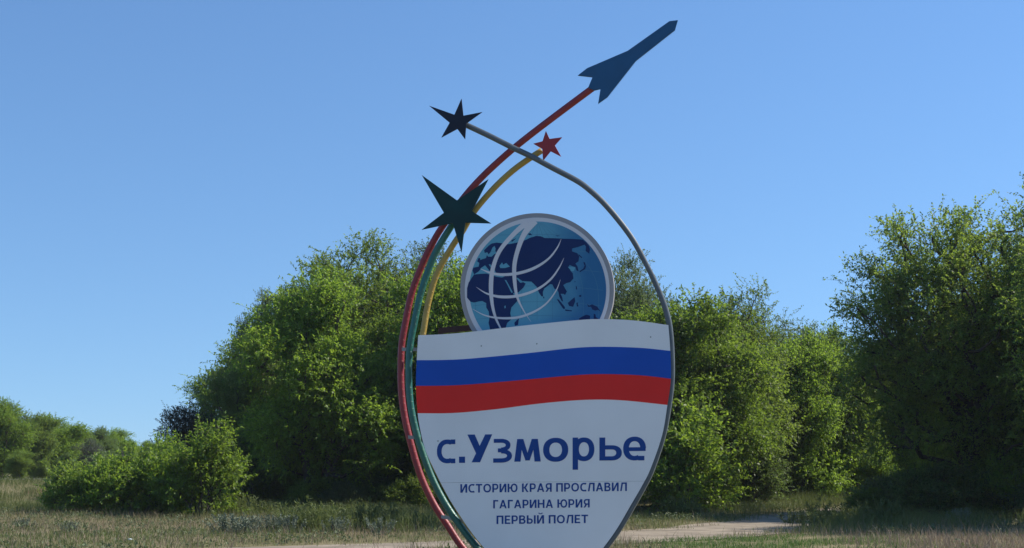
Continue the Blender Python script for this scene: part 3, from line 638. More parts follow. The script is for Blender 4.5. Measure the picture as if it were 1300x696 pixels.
def lobes(rg, H, W, base, n, squash=1.0):
    """an uneven crown: a core and n lobes of different sizes round it"""
    cz = (H + base) / 2; b = [(0, 0, cz - 0.04 * H, W * 0.50, W * 0.50, (H - base) * 0.36)]
    for i in range(n + 4):
        a = i * 2.4 + rg.uniform(-.5, .5); z = base + (H - base) * rg.uniform(0.10, 0.84); k = math.sqrt(max(0.1, 1 - ((z - cz) / (H - base) * 1.75) ** 2))
        r = W * (0.17 + 0.27 * rg.uniform(0, 1) ** 1.3); off = (W - 0.8 * r) * k * rg.uniform(0.7, 1.12)
        b.append((off * math.cos(a), off * math.sin(a), z, r, r, r * rg.uniform(0.8, 1.25) * squash))
    for q in range(3):
        a = rg.uniform(0, 6.28); e = (0.1, 0.38, 0.5)[q]; r = (0.26, 0.2, 0.16)[q] * W
        b.append((e * W * math.cos(a), e * W * math.sin(a), H - (0.13, 0.19, 0.16)[q] * (H - base), r, r, r * 1.15))
    return b
LG, RGp, FG = 'trees in the wood behind the left of the sign', 'trees in the wood behind the right of the sign', 'distant trees beyond the road'
# prototypes, built at their own place; copies follow
def place(root, px, Yd, rz=0.0, scale=(1, 1, 1)):
    x = GX(px, Yd); root.location = (x, Yd, G(x, Yd) - 0.03); root.rotation_euler = (0, 0, rz); root.scale = scale; return root
def spot(px, Yd):
    x = GX(px, Yd); return (x, Yd, G(x, Yd) - 0.03)
H0 = 9.0
mapleA = build_tree('maple_tree', 'bright green full maple, front of the wood left of the tubes', 'tree', H0, lobes(np.random.default_rng(11), 9.0, 2.9, 0.8, 11), stemset(RG, 3, 5.5, 0.10), 21, M['maple'], M['bark'], 270, 25, 14, group=LG)
mapleB = build_tree('maple_tree', 'bright yellow green maple just right of the shield edge', 'tree', 8.2, lobes(np.random.default_rng(12), 8.2, 2.4, 0.3, 10), stemset(RG, 4, 4.8, 0.10), 22, M['maple'], M['bark'], 240, 25, 14, group=RGp)
elmA = build_tree('elm_tree', 'tallest olive green elm, rising behind the left maple beside the tubes', 'tree', 10.5, lobes(np.random.default_rng(13), 10.5, 3.2, 1.5, 12), stemset(RG, 2, 7.0, 0.08), 23, M['elm'], M['bark'], 270, 24, 16, 0.68, 0.10, 0.055, 0.3, 0.35, 0.32, group=LG)
elmB = build_tree('elm_tree', 'slender open elm in the middle of the right wood, its top thin', 'tree', 9.4, lobes(np.random.default_rng(14), 9.4, 2.0, 1.6, 9), stemset(RG, 2, 7.4, 0.04), 24, M['elm'], M['bark'], 190, 22, 15, 0.7, 0.10, 0.052, 0.3, 0.45, 0.30, group=RGp)
bigblobs = [(0, 0, 6.2, 3.4, 3.4, 2.9), (-2.4, -0.4, 6.9, 1.9, 2.0, 1.6), (-2.9, 0.3, 4.6, 1.5, 1.7, 1.1), (-1.2, 0.2, 8.7, 1.7, 1.8, 1.2), (1.6, 0, 8.9, 2.1, 2.0, 1.3), (3.2, 0.5, 6.6, 1.9, 2, 1.9),
            (2.6, -0.8, 3.6, 1.9, 1.9, 1.5), (-1.2, -1.4, 3.4, 1.9, 1.7, 1.3), (-2.5, -0.6, 2.7, 1.1, 1.3, 0.9), (0.6, -1.5, 2.2, 2.0, 1.6, 1.2), (0.6, 1.6, 3.6, 2.6, 2.2, 2.0), (-2.0, 1.5, 6.0, 1.7, 1.8, 1.5)]
elmBig = build_tree('elm_tree', 'large dark spreading elm at the right edge, branches nearly to the ground', 'tree', 10.2, bigblobs, stemset(RG, 3, 6.0, 0.16), 25, M['elm_open'], M['bark_dark'], 440, 25, 15, 0.66, 0.105, 0.058, 0.28, 0.35, 0.34, r0=0.26, group='large elms at the right edge')
shrubA = build_tree('shrub', 'light green leafy shrub with upright shoots, rightmost below the left wood', 'shrub', 3.2, [(0, 0, 1.4, 1.0, 1.0, 1.2), (-0.6, 0, 1.1, 0.8, .8, 0.8), (0.6, 0.1, 1.0, 0.75, .8, 0.8), (0.2, 0, 2.3, 0.6, .6, 0.65)],
    stemset(RG, 6, 1.6, 0.3, 0.15, 4), 31, M['maple'], M['bark'], 60, 18, 14, 0.7, 0.14, 0.07, 0.1, 0.75, 0.2, r0=0.05, group='shrubs at the foot of the bank', part='foliage', stem_name='stem', zmin=0.1)
shrubB = build_tree('shrub', 'rounded mid green shrub in the middle of the row by the bank', 'shrub', 2.3, [(0, 0, 0.95, 1.15, 1.1, 0.85), (-0.9, 0, 0.7, 0.8, .8, 0.6), (0.9, 0.1, 0.75, 0.85, .8, 0.65)],
    stemset(RG, 7, 1.0, 0.45, 0.2, 4), 32, M['maple'], M['bark'], 65, 18, 14, 0.55, 0.12, 0.065, 0.15, 0.5, 0.2, r0=0.04, group='shrubs at the foot of the bank', part='foliage', stem_name='stem', zmin=0.1)
shrubC = build_tree('shrub', 'low dark shrub where the track bends in front of the big elm', 'shrub', 2.3, [(0, 0, 1.0, 1.1, 1.1, 0.9), (-0.9, 0, 0.7, 0.8, .8, 0.6), (0.9, 0.1, 0.8, 0.85, .8, 0.7)],
    stemset(RG, 7, 1.1, 0.4, 0.2, 4), 33, M['elm'], M['bark_dark'], 80, 20, 14, 0.5, 0.10, 0.055, 0.15, 0.45, 0.22, r0=0.04, group='undergrowth shrubs along the right wood', part='foliage', stem_name='stem', zmin=0.1)
oleaster = build_tree('oleaster_tree', 'pale grey green oleaster among the distant trees', 'tree', 4.6, lobes(np.random.default_rng(15), 4.6, 2.0, 0.3, 7), stemset(RG, 3, 2.6, 0.2), 26, M['olive'], M['bark'], 100, 18, 14, 0.6, 0.10, 0.03, 0.2, 0.3, 0.28, r0=0.12, group=FG)
darkT = build_tree('oleaster_tree', 'small dark blue green tree at the left end of the wood', 'tree', 5.6, lobes(np.random.default_rng(16), 5.6, 1.5, 0.8, 6), stemset(RG, 2, 3.6, 0.12), 27, M['blue_dark'], M['bark_dark'], 100, 18, 14, 0.6, 0.10, 0.05, 0.2, 0.3, 0.28, r0=0.12, group=LG)

place(mapleA, 405, 54)
place(elmA, 470, 61, 0.6)
place(mapleB, 886, 53)
place(elmB, 955, 62, 0.3)
place(elmBig, 1242, 48)
place(shrubA, 262, 46.5)
place(shrubB, 178, 47.5)
place(oleaster, 120, 96, 0.4); place(shrubC, 1098, 47)
place(darkT, 243, 60, 1.0)
def cp(src, px, Yd, toppx, wscale, label, group, rz):
    """a copy whose top reaches photograph row toppx"""
    H = HC[src.name]; cp.n += 1
    HC[src.name] = H
    l = spot(px, Yd); s = (TOPZ(toppx, Yd) - l[2]) / H
    r = copy_tree(src, l, rz, (s * wscale, s * wscale, s), label, group)
    for c in r.children:                                             # neighbours differ a little in the green of their leaves
        nm = c.data.materials[0].name
        alt = {'maple_leaf': ('maple', 'maple_dull', 'maple', 'maple', 'elm_open'), 'elm_leaf': ('elm_open', 'elm_grey', 'maple_dull')}.get(nm)
        if alt: c.material_slots[0].link = 'OBJECT'; c.material_slots[0].material = M[alt[cp.n % len(alt)]]
    return r
HC = {}
cp.n = 0
# fix prototypes' heights to the photograph too
def fit(src, px, Yd, toppx, wscale=1.0):
    co_ = [c for c in src.children if c.name.split('.')[0] in ('crown', 'foliage')][0].data
    zz = np.empty(len(co_.vertices) * 3, np.float32); co_.vertices.foreach_get('co', zz); H = float(np.percentile(zz[2::3], 99.9)); HC[src.name] = H
    s = (TOPZ(toppx, Yd) - spot(px, Yd)[2]) / H; src.scale = (s * wscale, s * wscale, s)
fit(mapleA, 405, 54, 345); fit(elmA, 470, 61, 299); fit(mapleB, 886, 53, 374); fit(elmB, 955, 62, 360); fit(elmBig, 1242, 48, 259)
fit(shrubA, 262, 46.5, 531); fit(shrubB, 178, 47.5, 565); fit(shrubC, 1098, 47, 618); fit(oleaster, 120, 96, 556); fit(darkT, 243, 60, 510)
# the left wood
cp(mapleA, 318, 56, 424, 0.82, 'shorter maple at the left shoulder of the wood beside the dark tree', LG, 1.9)
cp(elmA, 360, 60, 372, 0.8, 'narrow elm rising between the shorter maple and the tallest elm', LG, 2.6)
cp(mapleA, 500, 57, 398, 0.9, 'maple directly behind the red and green tubes', LG, 3.7)
cp(elmA, 545, 63, 308, 0.85, 'tall elm seen through the tubes above the green star', LG, 4.4)
cp(mapleB, 570, 55, 335, 0.85, 'bright maple between the yellow tube and the globe', LG, 0.8)
cp(mapleA, 672, 47, 352, 0.72, 'maple hidden behind the globe disc', LG, 5.2)
cp(mapleB, 690, 38.5, 420, 0.8, 'young maple added unseen behind the shield to shade the tall weeds', LG, 1.6)  # unseen tree added to throw shade leftwards over the weeds
cp(mapleB, 600, 48, 440, 0.9, 'low maple hidden behind the left half of the shield', LG, 3.3)
cp(elmB, 440, 66, 330, 1.2, 'elm deep in the left wood behind the tallest ones', LG, 1.1)
cp(elmA, 338, 61, 370, 0.55, 'slim elm at the upper left shoulder of the wood', LG, 5.9)
cp(mapleB, 350, 63, 440, 1.1, 'maple deep in the left wood, lower crown in shadow', LG, 2.2)
cp(mapleB, 460, 56, 470, 1.1, 'low maple at the dark foot of the left wood', LG, 4.9)
# the right wood
cp(elmA, 800, 60, 322, 0.72, 'elm between the globe and the grey tube', RGp, 1.4)
cp(mapleA, 735, 62, 360, 0.9, 'maple behind the right side of the globe disc', RGp, 0.4)
cp(mapleB, 838, 56, 392, 0.8, 'maple directly behind the right edge of the shield', RGp, 2.7)
cp(mapleA, 905, 64, 392, 0.75, 'maple standing behind the bright one right of the shield', RGp, 2.1)
cp(elmB, 1003, 64, 398, 1.0, 'elm between the thin topped elm and the path end', RGp, 3.3)
cp(mapleB, 1066, 63.5, 414, 0.72, 'slim yellow green maple with several stems beside the big elm', RGp, 5.0)
cp(mapleB, 925, 56.5, 405, 1.0, 'leafy maple joining the bright one right of the shield to the thin topped elm', RGp, 5.6)
cp(mapleB, 1020, 62, 425, 0.9, 'leafy maple in front of the elm near the end of the path', RGp, 0.9)
cp(shrubA, 945, 55.5, 555, 1.3, 'tall shrub filling the front of the right wood', 'undergrowth shrubs along the right wood', 3.6)
cp(shrubA, 1000, 62, 565, 1.3, 'tall shrub under the leafy maple near the path', 'undergrowth shrubs along the right wood', 5.0)
cp(shrubA, 1050, 63, 550, 1.2, 'tall yellow green shrub at the foot of the slim maple', 'undergrowth shrubs along the right wood', 1.0)
cp(elmA, 985, 74, 420, 0.9, 'elm deep in the right wood behind the thin topped one', RGp, 0.2)
cp(mapleA, 920, 76, 430, 1.0, 'maple deep in the right wood, mostly in shadow', RGp, 1.2)
cp(elmA, 1085, 78, 430, 1.0, 'elm deep in the wood beyond the end of the track', RGp, 3.9)
cp(mapleA, 1150, 66, 420, 0.9, 'maple behind the dark elm, seen through its left branches', RGp, 4.6)
cp(mapleB, 1230, 68, 380, 1.1, 'maple hidden behind the large dark elm', RGp, 2.9)
cp(elmBig, 1388, 50.5, 268, 0.9, 'second large elm cut by the right edge of the picture', 'large elms at the right edge', 2.2)
cp(elmBig, 1462, 37.0, 215, 0.9, 'fourth large elm, nearest, added outside the right edge to shade the grass and track', 'large elms at the right edge', 5.3)  # added off to the right so its shadow darkens grass and track
cp(elmBig, 1425, 45.5, 225, 0.95, 'third large elm, added outside the right edge of the picture to shade the ground', 'large elms at the right edge', 4.1)  # added beyond the frame to cast shade around the big elm
cp(elmA, 1420, 66, 300, 1.0, 'elm far to the right beyond the second large elm', 'large elms at the right edge', 0.9)
# the depth of the wood: more trees behind, so no sky shows under the crowns
n = 0
for px, Yd, tp, src, lab in ((300, 70, 455, mapleA, 'deep tree in the left wood behind the shorter maple'), (385, 72, 400, mapleB, 'deep tree in the left wood behind the bright front maple'), (470, 74, 390, mapleA, 'deep tree in the left wood behind the tallest elm'),
        (560, 72, 380, mapleB, 'deep tree in the wood behind the yellow tube'), (640, 74, 380, mapleA, 'deep tree in the wood behind the left half of the shield'), (720, 72, 385, mapleB, 'deep tree in the wood behind the right half of the shield'),
        (800, 75, 390, mapleA, 'deep tree in the wood behind the right end of the tricolour band'), (870, 84, 430, mapleA, 'deep tree in shadow behind the bright maple right of the shield'), (940, 88, 440, mapleB, 'deep tree in shadow behind the thin topped elm'),
        (1010, 90, 445, mapleA, 'deep tree closing the dark gap of the right wood'), (1075, 92, 450, mapleB, 'deep tree behind the slim maple with several stems'), (1130, 84, 440, mapleA, 'deep tree between the slim maple and the big elm'),
        (1190, 86, 430, mapleB, 'deep tree behind the left half of the big elm'), (1255, 84, 400, mapleA, 'deep tree behind the right half of the big elm'), (1320, 82, 380, mapleB, 'deep tree behind the elm cut by the right edge'), (1400, 84, 370, mapleA, 'deep tree outside the right edge')):
    where = 'left' if px < 690 else 'right'
    cp(src, px, Yd, tp, 1.25, lab, 'trees filling the depth of the %s wood' % where, 0.5 + n * 1.7); n += 1
# shrubs
SH = 'shrubs at the foot of the bank'
cp(shrubB, 112, 48.5, 580, 0.9, 'small rounded shrub, leftmost in the row by the bank', SH, 1.3)
cp(shrubA, 215, 48, 548, 0.9, 'upright shrub between the rounded one and the rightmost', SH, 2.4)
cp(shrubA, 150, 50, 572, 1.1, 'upright shrub behind the rounded pair', SH, 4.1)
US = 'undergrowth shrubs along the right wood'
cp(shrubA, 860, 50, 500, 1.0, 'lush shrub close to the lower right edge of the shield', US, 0.7)
cp(shrubA, 905, 55, 545, 0.9, 'shrub under the bright maple right of the shield', US, 1.7)
cp(shrubB, 985, 63, 585, 1.0, 'shaded shrub in the dark gap of the right wood', US, 3.0)
cp(shrubA, 1108, 62.5, 560, 0.8, 'light shrub at the end of the track beside the big elm', US, 0.2)
cp(shrubC, 1165, 46, 592, 1.1, 'dark shrub below the left branches of the big elm', US, 5.1)
cp(shrubA, 1275, 45, 575, 1.0, 'shrub in front of the big elm near the right edge', US, 2.8)
cp(shrubC, 1325, 44, 585, 1.1, 'shrub at the very right edge under the elms', US, 4.0)
for px, Yd, tp, lab in ((1205, 45.5, 586, 'dark shrub hiding the trunk of the big elm'), (1240, 46.5, 578, 'dark shrub right of the trunk of the big elm'), (1130, 49, 600, 'low dark shrub at the left foot of the big elm'), (1300, 47.5, 580, 'dark shrub behind the one at the very right edge')):
    cp(shrubC, px, Yd, tp, 1.2, lab, US, px * 0.3)
UL = 'undergrowth shrubs along the left wood'
cp(shrubC, 402, 53.2, 604, 1.2, 'dark shrub hiding the stems of the bright front maple', UL, 1.1)
cp(shrubC, 436, 52.6, 610, 1.1, 'dark low shrub right of the stems of the bright front maple', UL, 2.7)
cp(shrubC, 480, 54, 600, 1.2, 'dark shrub in the deep shade left of the red tube', UL, 4.4)
cp(shrubC, 530, 53, 602, 1.1, 'dark shrub in the deep shade between the tubes and the shield', UL, 0.4)
cp(shrubB, 345, 57, 590, 1.1, 'dark shrub at the foot of the shorter maple', UL, 0.9)
cp(shrubB, 430, 57, 594, 1.2, 'dark shrub at the foot of the bright front maple', UL, 2.0)
cp(shrubA, 505, 57.5, 580, 1.0, 'shrub in shadow behind the red tube', UL, 3.1)
cp(shrubA, 640, 54, 560, 1.2, 'shrub hidden behind the shield', UL, 5.5)
cp(shrubA, 740, 54, 560, 1.2, 'shrub behind the right half of the shield', US, 4.5)
# beyond the road
k = 0
for px, Yd, tp, ws, src, lab in ((-60, 92, 505, 0.9, mapleA, 'distant maple just outside the left edge beyond the road'), (5, 95, 511, 1.0, mapleA, 'distant maple at the left edge, tallest beyond the road'), (52, 100, 522, 1.0, mapleB, 'distant maple second from the left edge beyond the road'),
        (85, 112, 528, 1.2, elmA, 'distant darker elm right of the two leftmost maples'), (132, 118, 545, 1.2, mapleA, 'distant maple above the pale oleaster'), (165, 125, 552, 1.3, mapleB, 'distant low maple at the right end of the far row'),
        (205, 130, 562, 1.4, elmA, 'distant elm behind the upright shrub'), (30, 84, 565, 1.2, mapleB, 'low maple in front of the far row by the road'), (-30, 88, 545, 1.1, mapleB, 'low maple beyond the road outside the left edge'), (90, 86, 572, 1.3, mapleA, 'low green maple by the road behind the leftmost shrub'),
        (250, 128, 560, 1.4, mapleA, 'distant maple behind the small dark tree'),
        (-20, 104, 512, 1.3, mapleB, 'distant maple behind the leftmost ones beyond the road'), (28, 106, 516, 1.3, mapleA, 'distant maple filling the row between the two at the left edge'), (70, 108, 527, 1.4, mapleB, 'distant maple filling the row left of the darker elm'),
        (108, 116, 537, 1.5, mapleB, 'distant maple filling the row left of the oleaster'), (150, 122, 549, 1.6, mapleA, 'distant maple filling the row right of the oleaster'), (188, 128, 557, 1.6, mapleB, 'distant maple near the right end of the far row'), (60, 88, 575, 1.5, mapleA, 'low broad maple just beyond the end of the road'), (225, 126, 563, 1.6, elmA, 'distant elm at the right end of the far row')):
    cp(src, px, Yd, tp + (7, -5, 3, 9, -3, 5, 0)[k % 7], ws * (0.95, 1.1, 0.85)[k % 3], lab, FG, 0.7 + k * 1.31); k += 1
cp(oleaster, 158, 90, 572, 1.1, 'second pale oleaster lower and right of the first', FG, 2.2)
cp(darkT, 262, 62, 522, 1.0, 'second dark blue green tree tucked behind the left shrub', LG, 2.9)

# ------------------------------------------------------------------ grass
def blades_np(rg, x, y, h, w, lean=0.75):
    n = len(x); a = rg.uniform(0, 2 * np.pi, n); z = gz(x, y)
    s = np.stack([np.cos(a), np.sin(a), np.zeros(n)], 1) * (w * 0.5)[:, None]
    b = rg.uniform(0, 2 * np.pi, n); ln = rg.uniform(0.1, 1, n) * lean * h
    p = np.stack([x, y, z - 0.02], 1); mid = p + np.stack([np.cos(b) * ln * 0.3, np.sin(b) * ln * 0.3, h * 0.6], 1); tip = p + np.stack([np.cos(b) * ln, np.sin(b) * ln, h], 1)
    v = np.stack([p + s, p - s, mid - s * 0.7, mid + s * 0.7, tip], 1).reshape(-1, 3); i = np.arange(n)[:, None] * 5
    f = np.concatenate([np.concatenate([i + [[0, 1, 2]], i + [[0, 2, 3]]], 0), i + [[3, 2, 4]]], 0)
    return v, f
def fld(x, y, s, ph):
    return (np.sin(x * s + ph) * np.cos(y * s * 1.3 - ph * 2) + 0.6 * np.sin(x * s * 2.3 - y * s * 1.9 + ph * 3) + 0.4 * np.cos(x * s * 4.1 + y * s * 3.7 + ph)) / 2
def scatter(rg, n, y0, y1, marg=1.25):
    y = np.sqrt(rg.uniform(y0 ** 2, y1 ** 2, n)); x = rg.uniform(-1, 1, n) * 0.36 * marg * y; return x, y
def grass(name, label, n, m, keep, hfun, wfun, seed, y0=25.5, y1=72):
    rg = np.random.default_rng(seed); x, y = scatter(rg, n, y0, y1)
    dt = poly_dist(x, y, TRACK) + 0.5 * fld(x, y, 1.1, 0.4); dr = poly_dist(x, y, ROAD)
    k = (rg.uniform(0, 1, n) < keep(x, y, dt)) & (dt > 1.0 + 0.8 * (fld(x, y, 1.7, 0.9) < 0.2)) & (dr > 3.7)
    x, y = x[k], y[k]; h = hfun(x, y, rg); w = wfun(x, y, rg)
    v, f = blades_np(rg, x, y, h, w)
    tag(link(name, mesh_np(name, v, f, m)), label, 'grass', kind='stuff')
def lane(x, y): return sm(-0.18, 0.1, fld(x, y, 0.21, 1.0))
def right_dry(x, y): return sm(6, 8.5, x) * (1 - sm(30.5, 33.5, y))
def lawn(x, y): return sm(2.2, 3.5, x) * (1 - sm(7.5, 9.5, x)) * (1 - sm(31.5, 34, y))
def under(x, y): return sm(46, 51, y) * (1 - sm(5.5, 7.5, x) * (1 - sm(15, 17, x)) * (1 - sm(60, 63, y)))
def bank(x, y): return 1 - 0.35 * (1 - sm(5, 14, poly_dist(x, y, ROAD)))
def shade_zone(x, y): return sm(6.2, 8.2, x) * sm(32.5, 35, y)
grass('dry_grass', 'straw coloured dry grass over the open ground', 260000, M['dry'],
      lambda x, y, d: (0.14 + 0.46 * lane(x, y)) * (1 - 0.95 * lawn(x, y)) * (1 - 0.85 * shade_zone(x, y)) * (1 - 0.75 * under(x, y) * (1 - sm(6, 9, x) * (1 - sm(15, 17, x)))) * sm(15, 27, poly_dist(x, y, ROAD)),
      lambda x, y, r: (r.gamma(3, 0.035, len(x)) + 0.03 + 0.14 * sm(38, 46, y) * sm(-0.1, 0.4, fld(x, y, 0.8, 5))) * bank(x, y), lambda x, y, r: r.uniform(0.005, 0.013, len(x)), 51)
grass('green_grass', 'green meadow grass and weeds towards the trees', 300000, M['green'],
      lambda x, y, d: (0.8 + 0.2 * (1 - sm(14, 22, poly_dist(x, y, ROAD))) - 0.55 * lane(x, y) * sm(12, 24, poly_dist(x, y, ROAD))) * (1 - 0.9 * right_dry(x, y)) * (1 - 0.9 * lawn(x, y)) * (poly_dist(x, y, ROAD) > 4.6),
      lambda x, y, r: (r.gamma(3, 0.032, len(x)) + 0.02 + 0.36 * sm(42, 48, y) * sm(-0.3, 0.5, fld(x, y, 0.6, 3.1)) * (1 - 0.7 * sm(2, 5, x)) + 0.55 * sm(-0.175, -0.15, x / y) * (1 - sm(-0.062, -0.045, x / y)) * sm(33.5, 35.5, y) * (1 - sm(40, 44, y)) * sm(-0.5, 0.2, fld(x, y, 1.0, 2.2)) + 0.34 * shade_zone(x, y) * sm(-0.4, 0.3, fld(x, y, 0.9, 1))) * bank(x, y), lambda x, y, r: r.uniform(0.006, 0.017, len(x)), 52)
grass('lush_grass', 'fresh short green grass beside the dirt track', 150000, M['lush'],
      lambda x, y, d: 0.95 * lawn(x, y) * sm(-0.4, 0.1, fld(x, y, 1.3, 2)) + 0.06 * (y < 34), lambda x, y, r: r.gamma(4, 0.014, len(x)) + 0.02, lambda x, y, r: r.uniform(0.006, 0.018, len(x)), 53, 25.5, 38)
grass('seeding_grass', 'pinkish seeding grass in the right foreground', 90000, M['pinkdry'],
      lambda x, y, d: 0.9 * right_dry(x, y) + 0.14 * (y < 40) * (1 - lawn(x, y)), lambda x, y, r: r.gamma(4, 0.035, len(x)) + 0.05, lambda x, y, r: r.uniform(0.005, 0.013, len(x)), 54, 25.5, 44)
# low broad leaved weeds in patches
rgw = np.random.default_rng(77); wx, wy = scatter(rgw, 150000, 25.5, 56)
kk = (fld(wx, wy, 0.7, 4.4) + 0.5 * fld(wx, wy, 2.1, 1.2) > 0.30) & (poly_dist(wx, wy, TRACK) > 2.1) & (lawn(wx, wy) < 0.4)
wx, wy = wx[kk], wy[kk]; wz = gz(wx, wy) + rgw.uniform(0.01, 0.2, len(wx)) * sm(0.30, 0.7, fld(wx, wy, 0.7, 4.4) + 0.5 * fld(wx, wy, 2.1, 1.2)) + 0.01
wv, wf = leaves_np(rgw, np.stack([wx, wy, wz], 1), rgw.normal(0, 1, (len(wx), 3)) + np.array([0, 0, 0.25]), rgw.normal(0, 0.6, (len(wx), 3)) + np.array([0, 0, 1.0]), 0.085, 0.040)
tag(link('ground_weeds', mesh_np('ground_weeds', wv, wf, M['weedleaf'])), 'patches of low broad leaved weeds in the meadow', 'weeds', kind='stuff')

# silvery wormwood clumps standing in the grass
def wormwood(name, label, seed, h, n=230):
    rg = np.random.default_rng(seed); root = thing(name, label, 'plant', (0, 0, 0), 0, 'silvery wormwood clumps in the grass')
    st = []; lp, ld = [], []
    for i in range(26):
        a = rg.uniform(0, 6.28); l = rg.uniform(0.05, 0.4); hh = h * rg.uniform(0.6, 1.0)
        b = np.array([math.cos(a) * l * 0.5, math.sin(a) * l * 0.5, -0.03]); t = b + np.array([math.cos(a) * l * 0.9, math.sin(a) * l * 0.9, hh])
        st.append(tube_np(np.array([b, (b + t) / 2 + rg.normal(0, 0.02, 3), t]), [0.008, 0.006, 0.003], 4, cap=False))
        tt = rg.uniform(0.15, 1, 46)[:, None]; lp.append(b + (t - b) * tt); ld.append(rg.normal(0, 1, (46, 3)) + np.array([0, 0, 0.9]))
    p, d = np.vstack(lp), np.vstack(ld)
    v, f = leaves_np(rg, p, d, rg.normal(0, 1, p.shape), 0.085, 0.024)
    tag(link('stem', mesh_np('stem', *join(st), M['worm']), root), kind='stuff'); link('foliage', mesh_np('foliage', v, f, M['worm']), root)
    return root
ww = wormwood('wormwood', 'pale silvery wormwood clump below the shrubs, widest of the left group', 61, 0.62)
wl = spot(298, 34.5); ww.location = wl; ww.scale = (1.2, 1.2, 0.85)
for px, Yd, sc, lab in ((322, 34.5, 0.8, 'wormwood clump right of the widest pale one'), (350, 35.5, 0.75, 'small wormwood clump between the pale one and the tall weeds'), (372, 35, 0.8, 'wormwood clump at the shadow edge by the tall weeds'), (430, 34.5, 0.75, 'wormwood clump below the front maple'),
        (486, 34.2, 0.75, 'wormwood clump just left of the red tube'), (40, 37, 0.55, 'low wormwood clump at the left edge'), (95, 35, 0.5, 'low wormwood clump below the leftmost shrub'),
        (1085, 42, 0.8, 'wormwood clump in the shade left of the big elm'), (1210, 39, 0.8, 'wormwood clump in the shade under the big elm')):
    copy_tree(ww, spot(px, Yd), px * 0.7, (sc, sc, sc), lab)
# taller weeds in front of the dark foot of the left wood
def tall_weed(name, label, seed):
    rg = np.random.default_rng(seed); root = thing(name, label, 'plant', (0, 0, 0), 0, 'tall weeds before the left wood')
    st, lp, ld = [], [], []
    for i in range(46):
        a = rg.uniform(0, 6.28); l = 0.75 * rg.uniform(0, 1) ** 0.6; hh = rg.uniform(0.45, 1.0) * (1 - 0.35 * l)
        b = np.array([math.cos(a) * l, math.sin(a) * l * 0.8, -0.03]); t = b + np.array([rg.normal(0, 0.12), rg.normal(0, 0.12), hh])
        st.append(tube_np(np.array([b, (b + t) / 2 + rg.normal(0, 0.02, 3), t]), [0.008, 0.006, 0.003], 4, cap=False))
        tt = rg.uniform(0.1, 1.02, 34)[:, None]; lp.append(b + (t - b) * tt); ld.append(rg.normal(0, 0.8, (34, 3)) + np.array([0, 0, 1.0]))
    p, d = np.vstack(lp), np.vstack(ld)
    v, f = leaves_np(rg, p, d, rg.normal(0, 1, p.shape), 0.13, 0.026)
    tag(link('stem', mesh_np('stem', *join(st), M['green']), root), kind='stuff'); link('foliage', mesh_np('foliage', v, f, M['green']), root)
    return root
weed = tall_weed('weed', 'tall green weed clump in shadow below the front maple', 71)
wpos = [(398, 36, 'tall green weed clump in shadow below the front maple'), (384, 38, 'weed clump left of the tallest weeds below the wood'), (415, 37, 'weed clump right of the tallest weeds below the wood'), (470, 37.5, 'weed clump between the wormwood and the dark wood'), (492, 36.5, 'weed clump behind the red tube low down'), (512, 38, 'weed clump between the red tube and the shield'), (448, 38.5, 'weed clump between the two wormwood groups'),
        (860, 46, 'weed clump at the foot of the wood right of the shield tip'), (905, 58, 'sunlit weed clump at the far side of the track'), (935, 59.5, 'sunlit weed clump farther right across the track'), (880, 57, 'sunlit weed clump at the left end of the far side of the track'), (315, 47, 'weed clump right of the rightmost shrub'),
        (1040, 38.5, 'dark weed clump in the shade where the track bends'), (1075, 40, 'dark weed clump left of the big elm in the shade'), (1032, 41.5, 'dark weed clump nearest the bend of the track'), (1110, 38, 'dark weed clump in the shade below the big elm')]
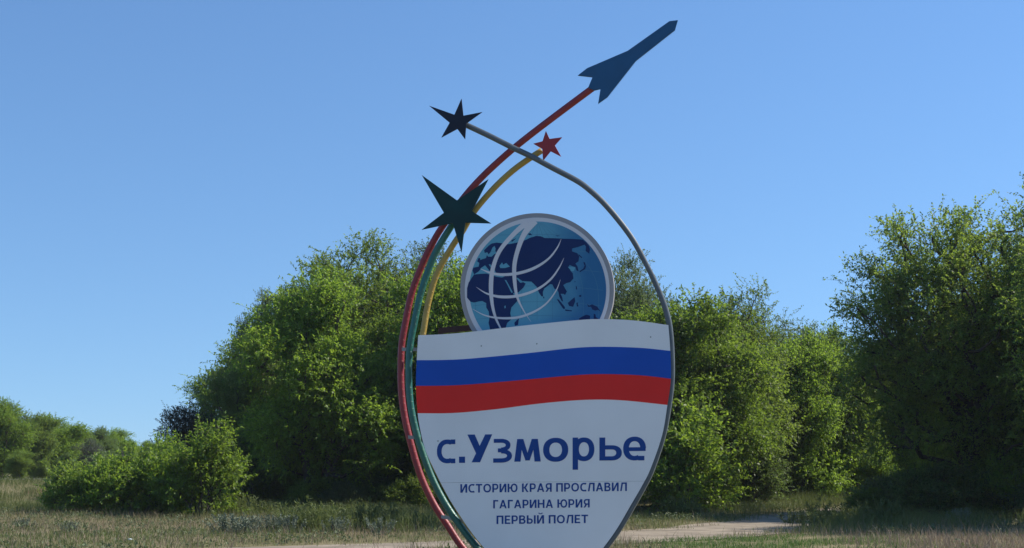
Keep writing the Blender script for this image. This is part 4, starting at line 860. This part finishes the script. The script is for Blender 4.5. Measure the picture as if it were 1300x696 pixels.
for n, (px, Yd, lab) in enumerate(wpos):
    if n == 0: weed.location = spot(px, Yd); weed.scale = (1.2, 1.2, 0.95)
    else: copy_tree(weed, spot(px, Yd), n * 1.1, (1.0 + 0.15 * (n % 3), 1.1, 0.6 + 0.1 * (n % 4)), lab)
# bare earth where the bank ends by the shrubs
bx, by = GX(52, 61.5), 61.5
rg = np.random.default_rng(5); u = np.linspace(-1, 1, 9); Xe, Ye = np.meshgrid(u * 0.42 + bx, u * 0.9 + by)
Ze = gz(Xe, Ye) + 0.10 * np.maximum(0, 1 - ((Xe - bx) / 0.42) ** 2 - ((Ye - by) / 0.9) ** 2) * rg.uniform(0.5, 1.2, Xe.shape) - 0.01
i = np.arange(8)[:, None]; j = np.arange(8)[None]
tag(link('earth_patch', mesh_np('earth_patch', np.stack([Xe, Ye, Ze], -1).reshape(-1, 3), np.stack([i * 9 + j, i * 9 + j + 1, (i + 1) * 9 + j + 1, (i + 1) * 9 + j], -1).reshape(-1, 4), M['earth'], True)), 'brown bare earth at the end of the bank', kind='structure')
# a pale scrap of litter in the grass
rg = np.random.default_rng(9); bm = bmesh.new(); bmesh.ops.create_icosphere(bm, subdivisions=2, radius=0.055)
for v in bm.verts: v.co *= rg.uniform(0.55, 1.2); v.co.z = v.co.z * 0.5
me = bpy.data.meshes.new('litter'); bm.to_mesh(me); bm.free(); me.materials.append(M['scrap'])
lt = link('litter', me); l = spot(173, 30.5); lt.location = (l[0], l[1], l[2] + 0.09)
tag(lt, 'small pale crumpled scrap lying in the left foreground grass', 'litter')

# thin veil added over the whole place to lift the dark shade
hm = bpy.data.materials.new('air'); hm.use_nodes = True; ht = hm.node_tree; ht.nodes.remove(ht.nodes['Principled BSDF'])
pv_ = ht.nodes.new('ShaderNodeVolumePrincipled'); pv_.inputs['Color'].default_value = (0.86, 0.92, 1.0, 1); pv_.inputs['Density'].default_value = 0.00022; pv_.inputs['Anisotropy'].default_value = 0.2
ht.links.new(pv_.outputs[0], ht.nodes['Material Output'].inputs['Volume'])
hv, hf = box_np(-905, 905, -905, 905, -1.6, 16)
tag(link('fill_haze', mesh_np('fill_haze', hv, hf, hm)), 'faint pale veil added over the meadow and the wood to lift dark shade', kind='stuff')
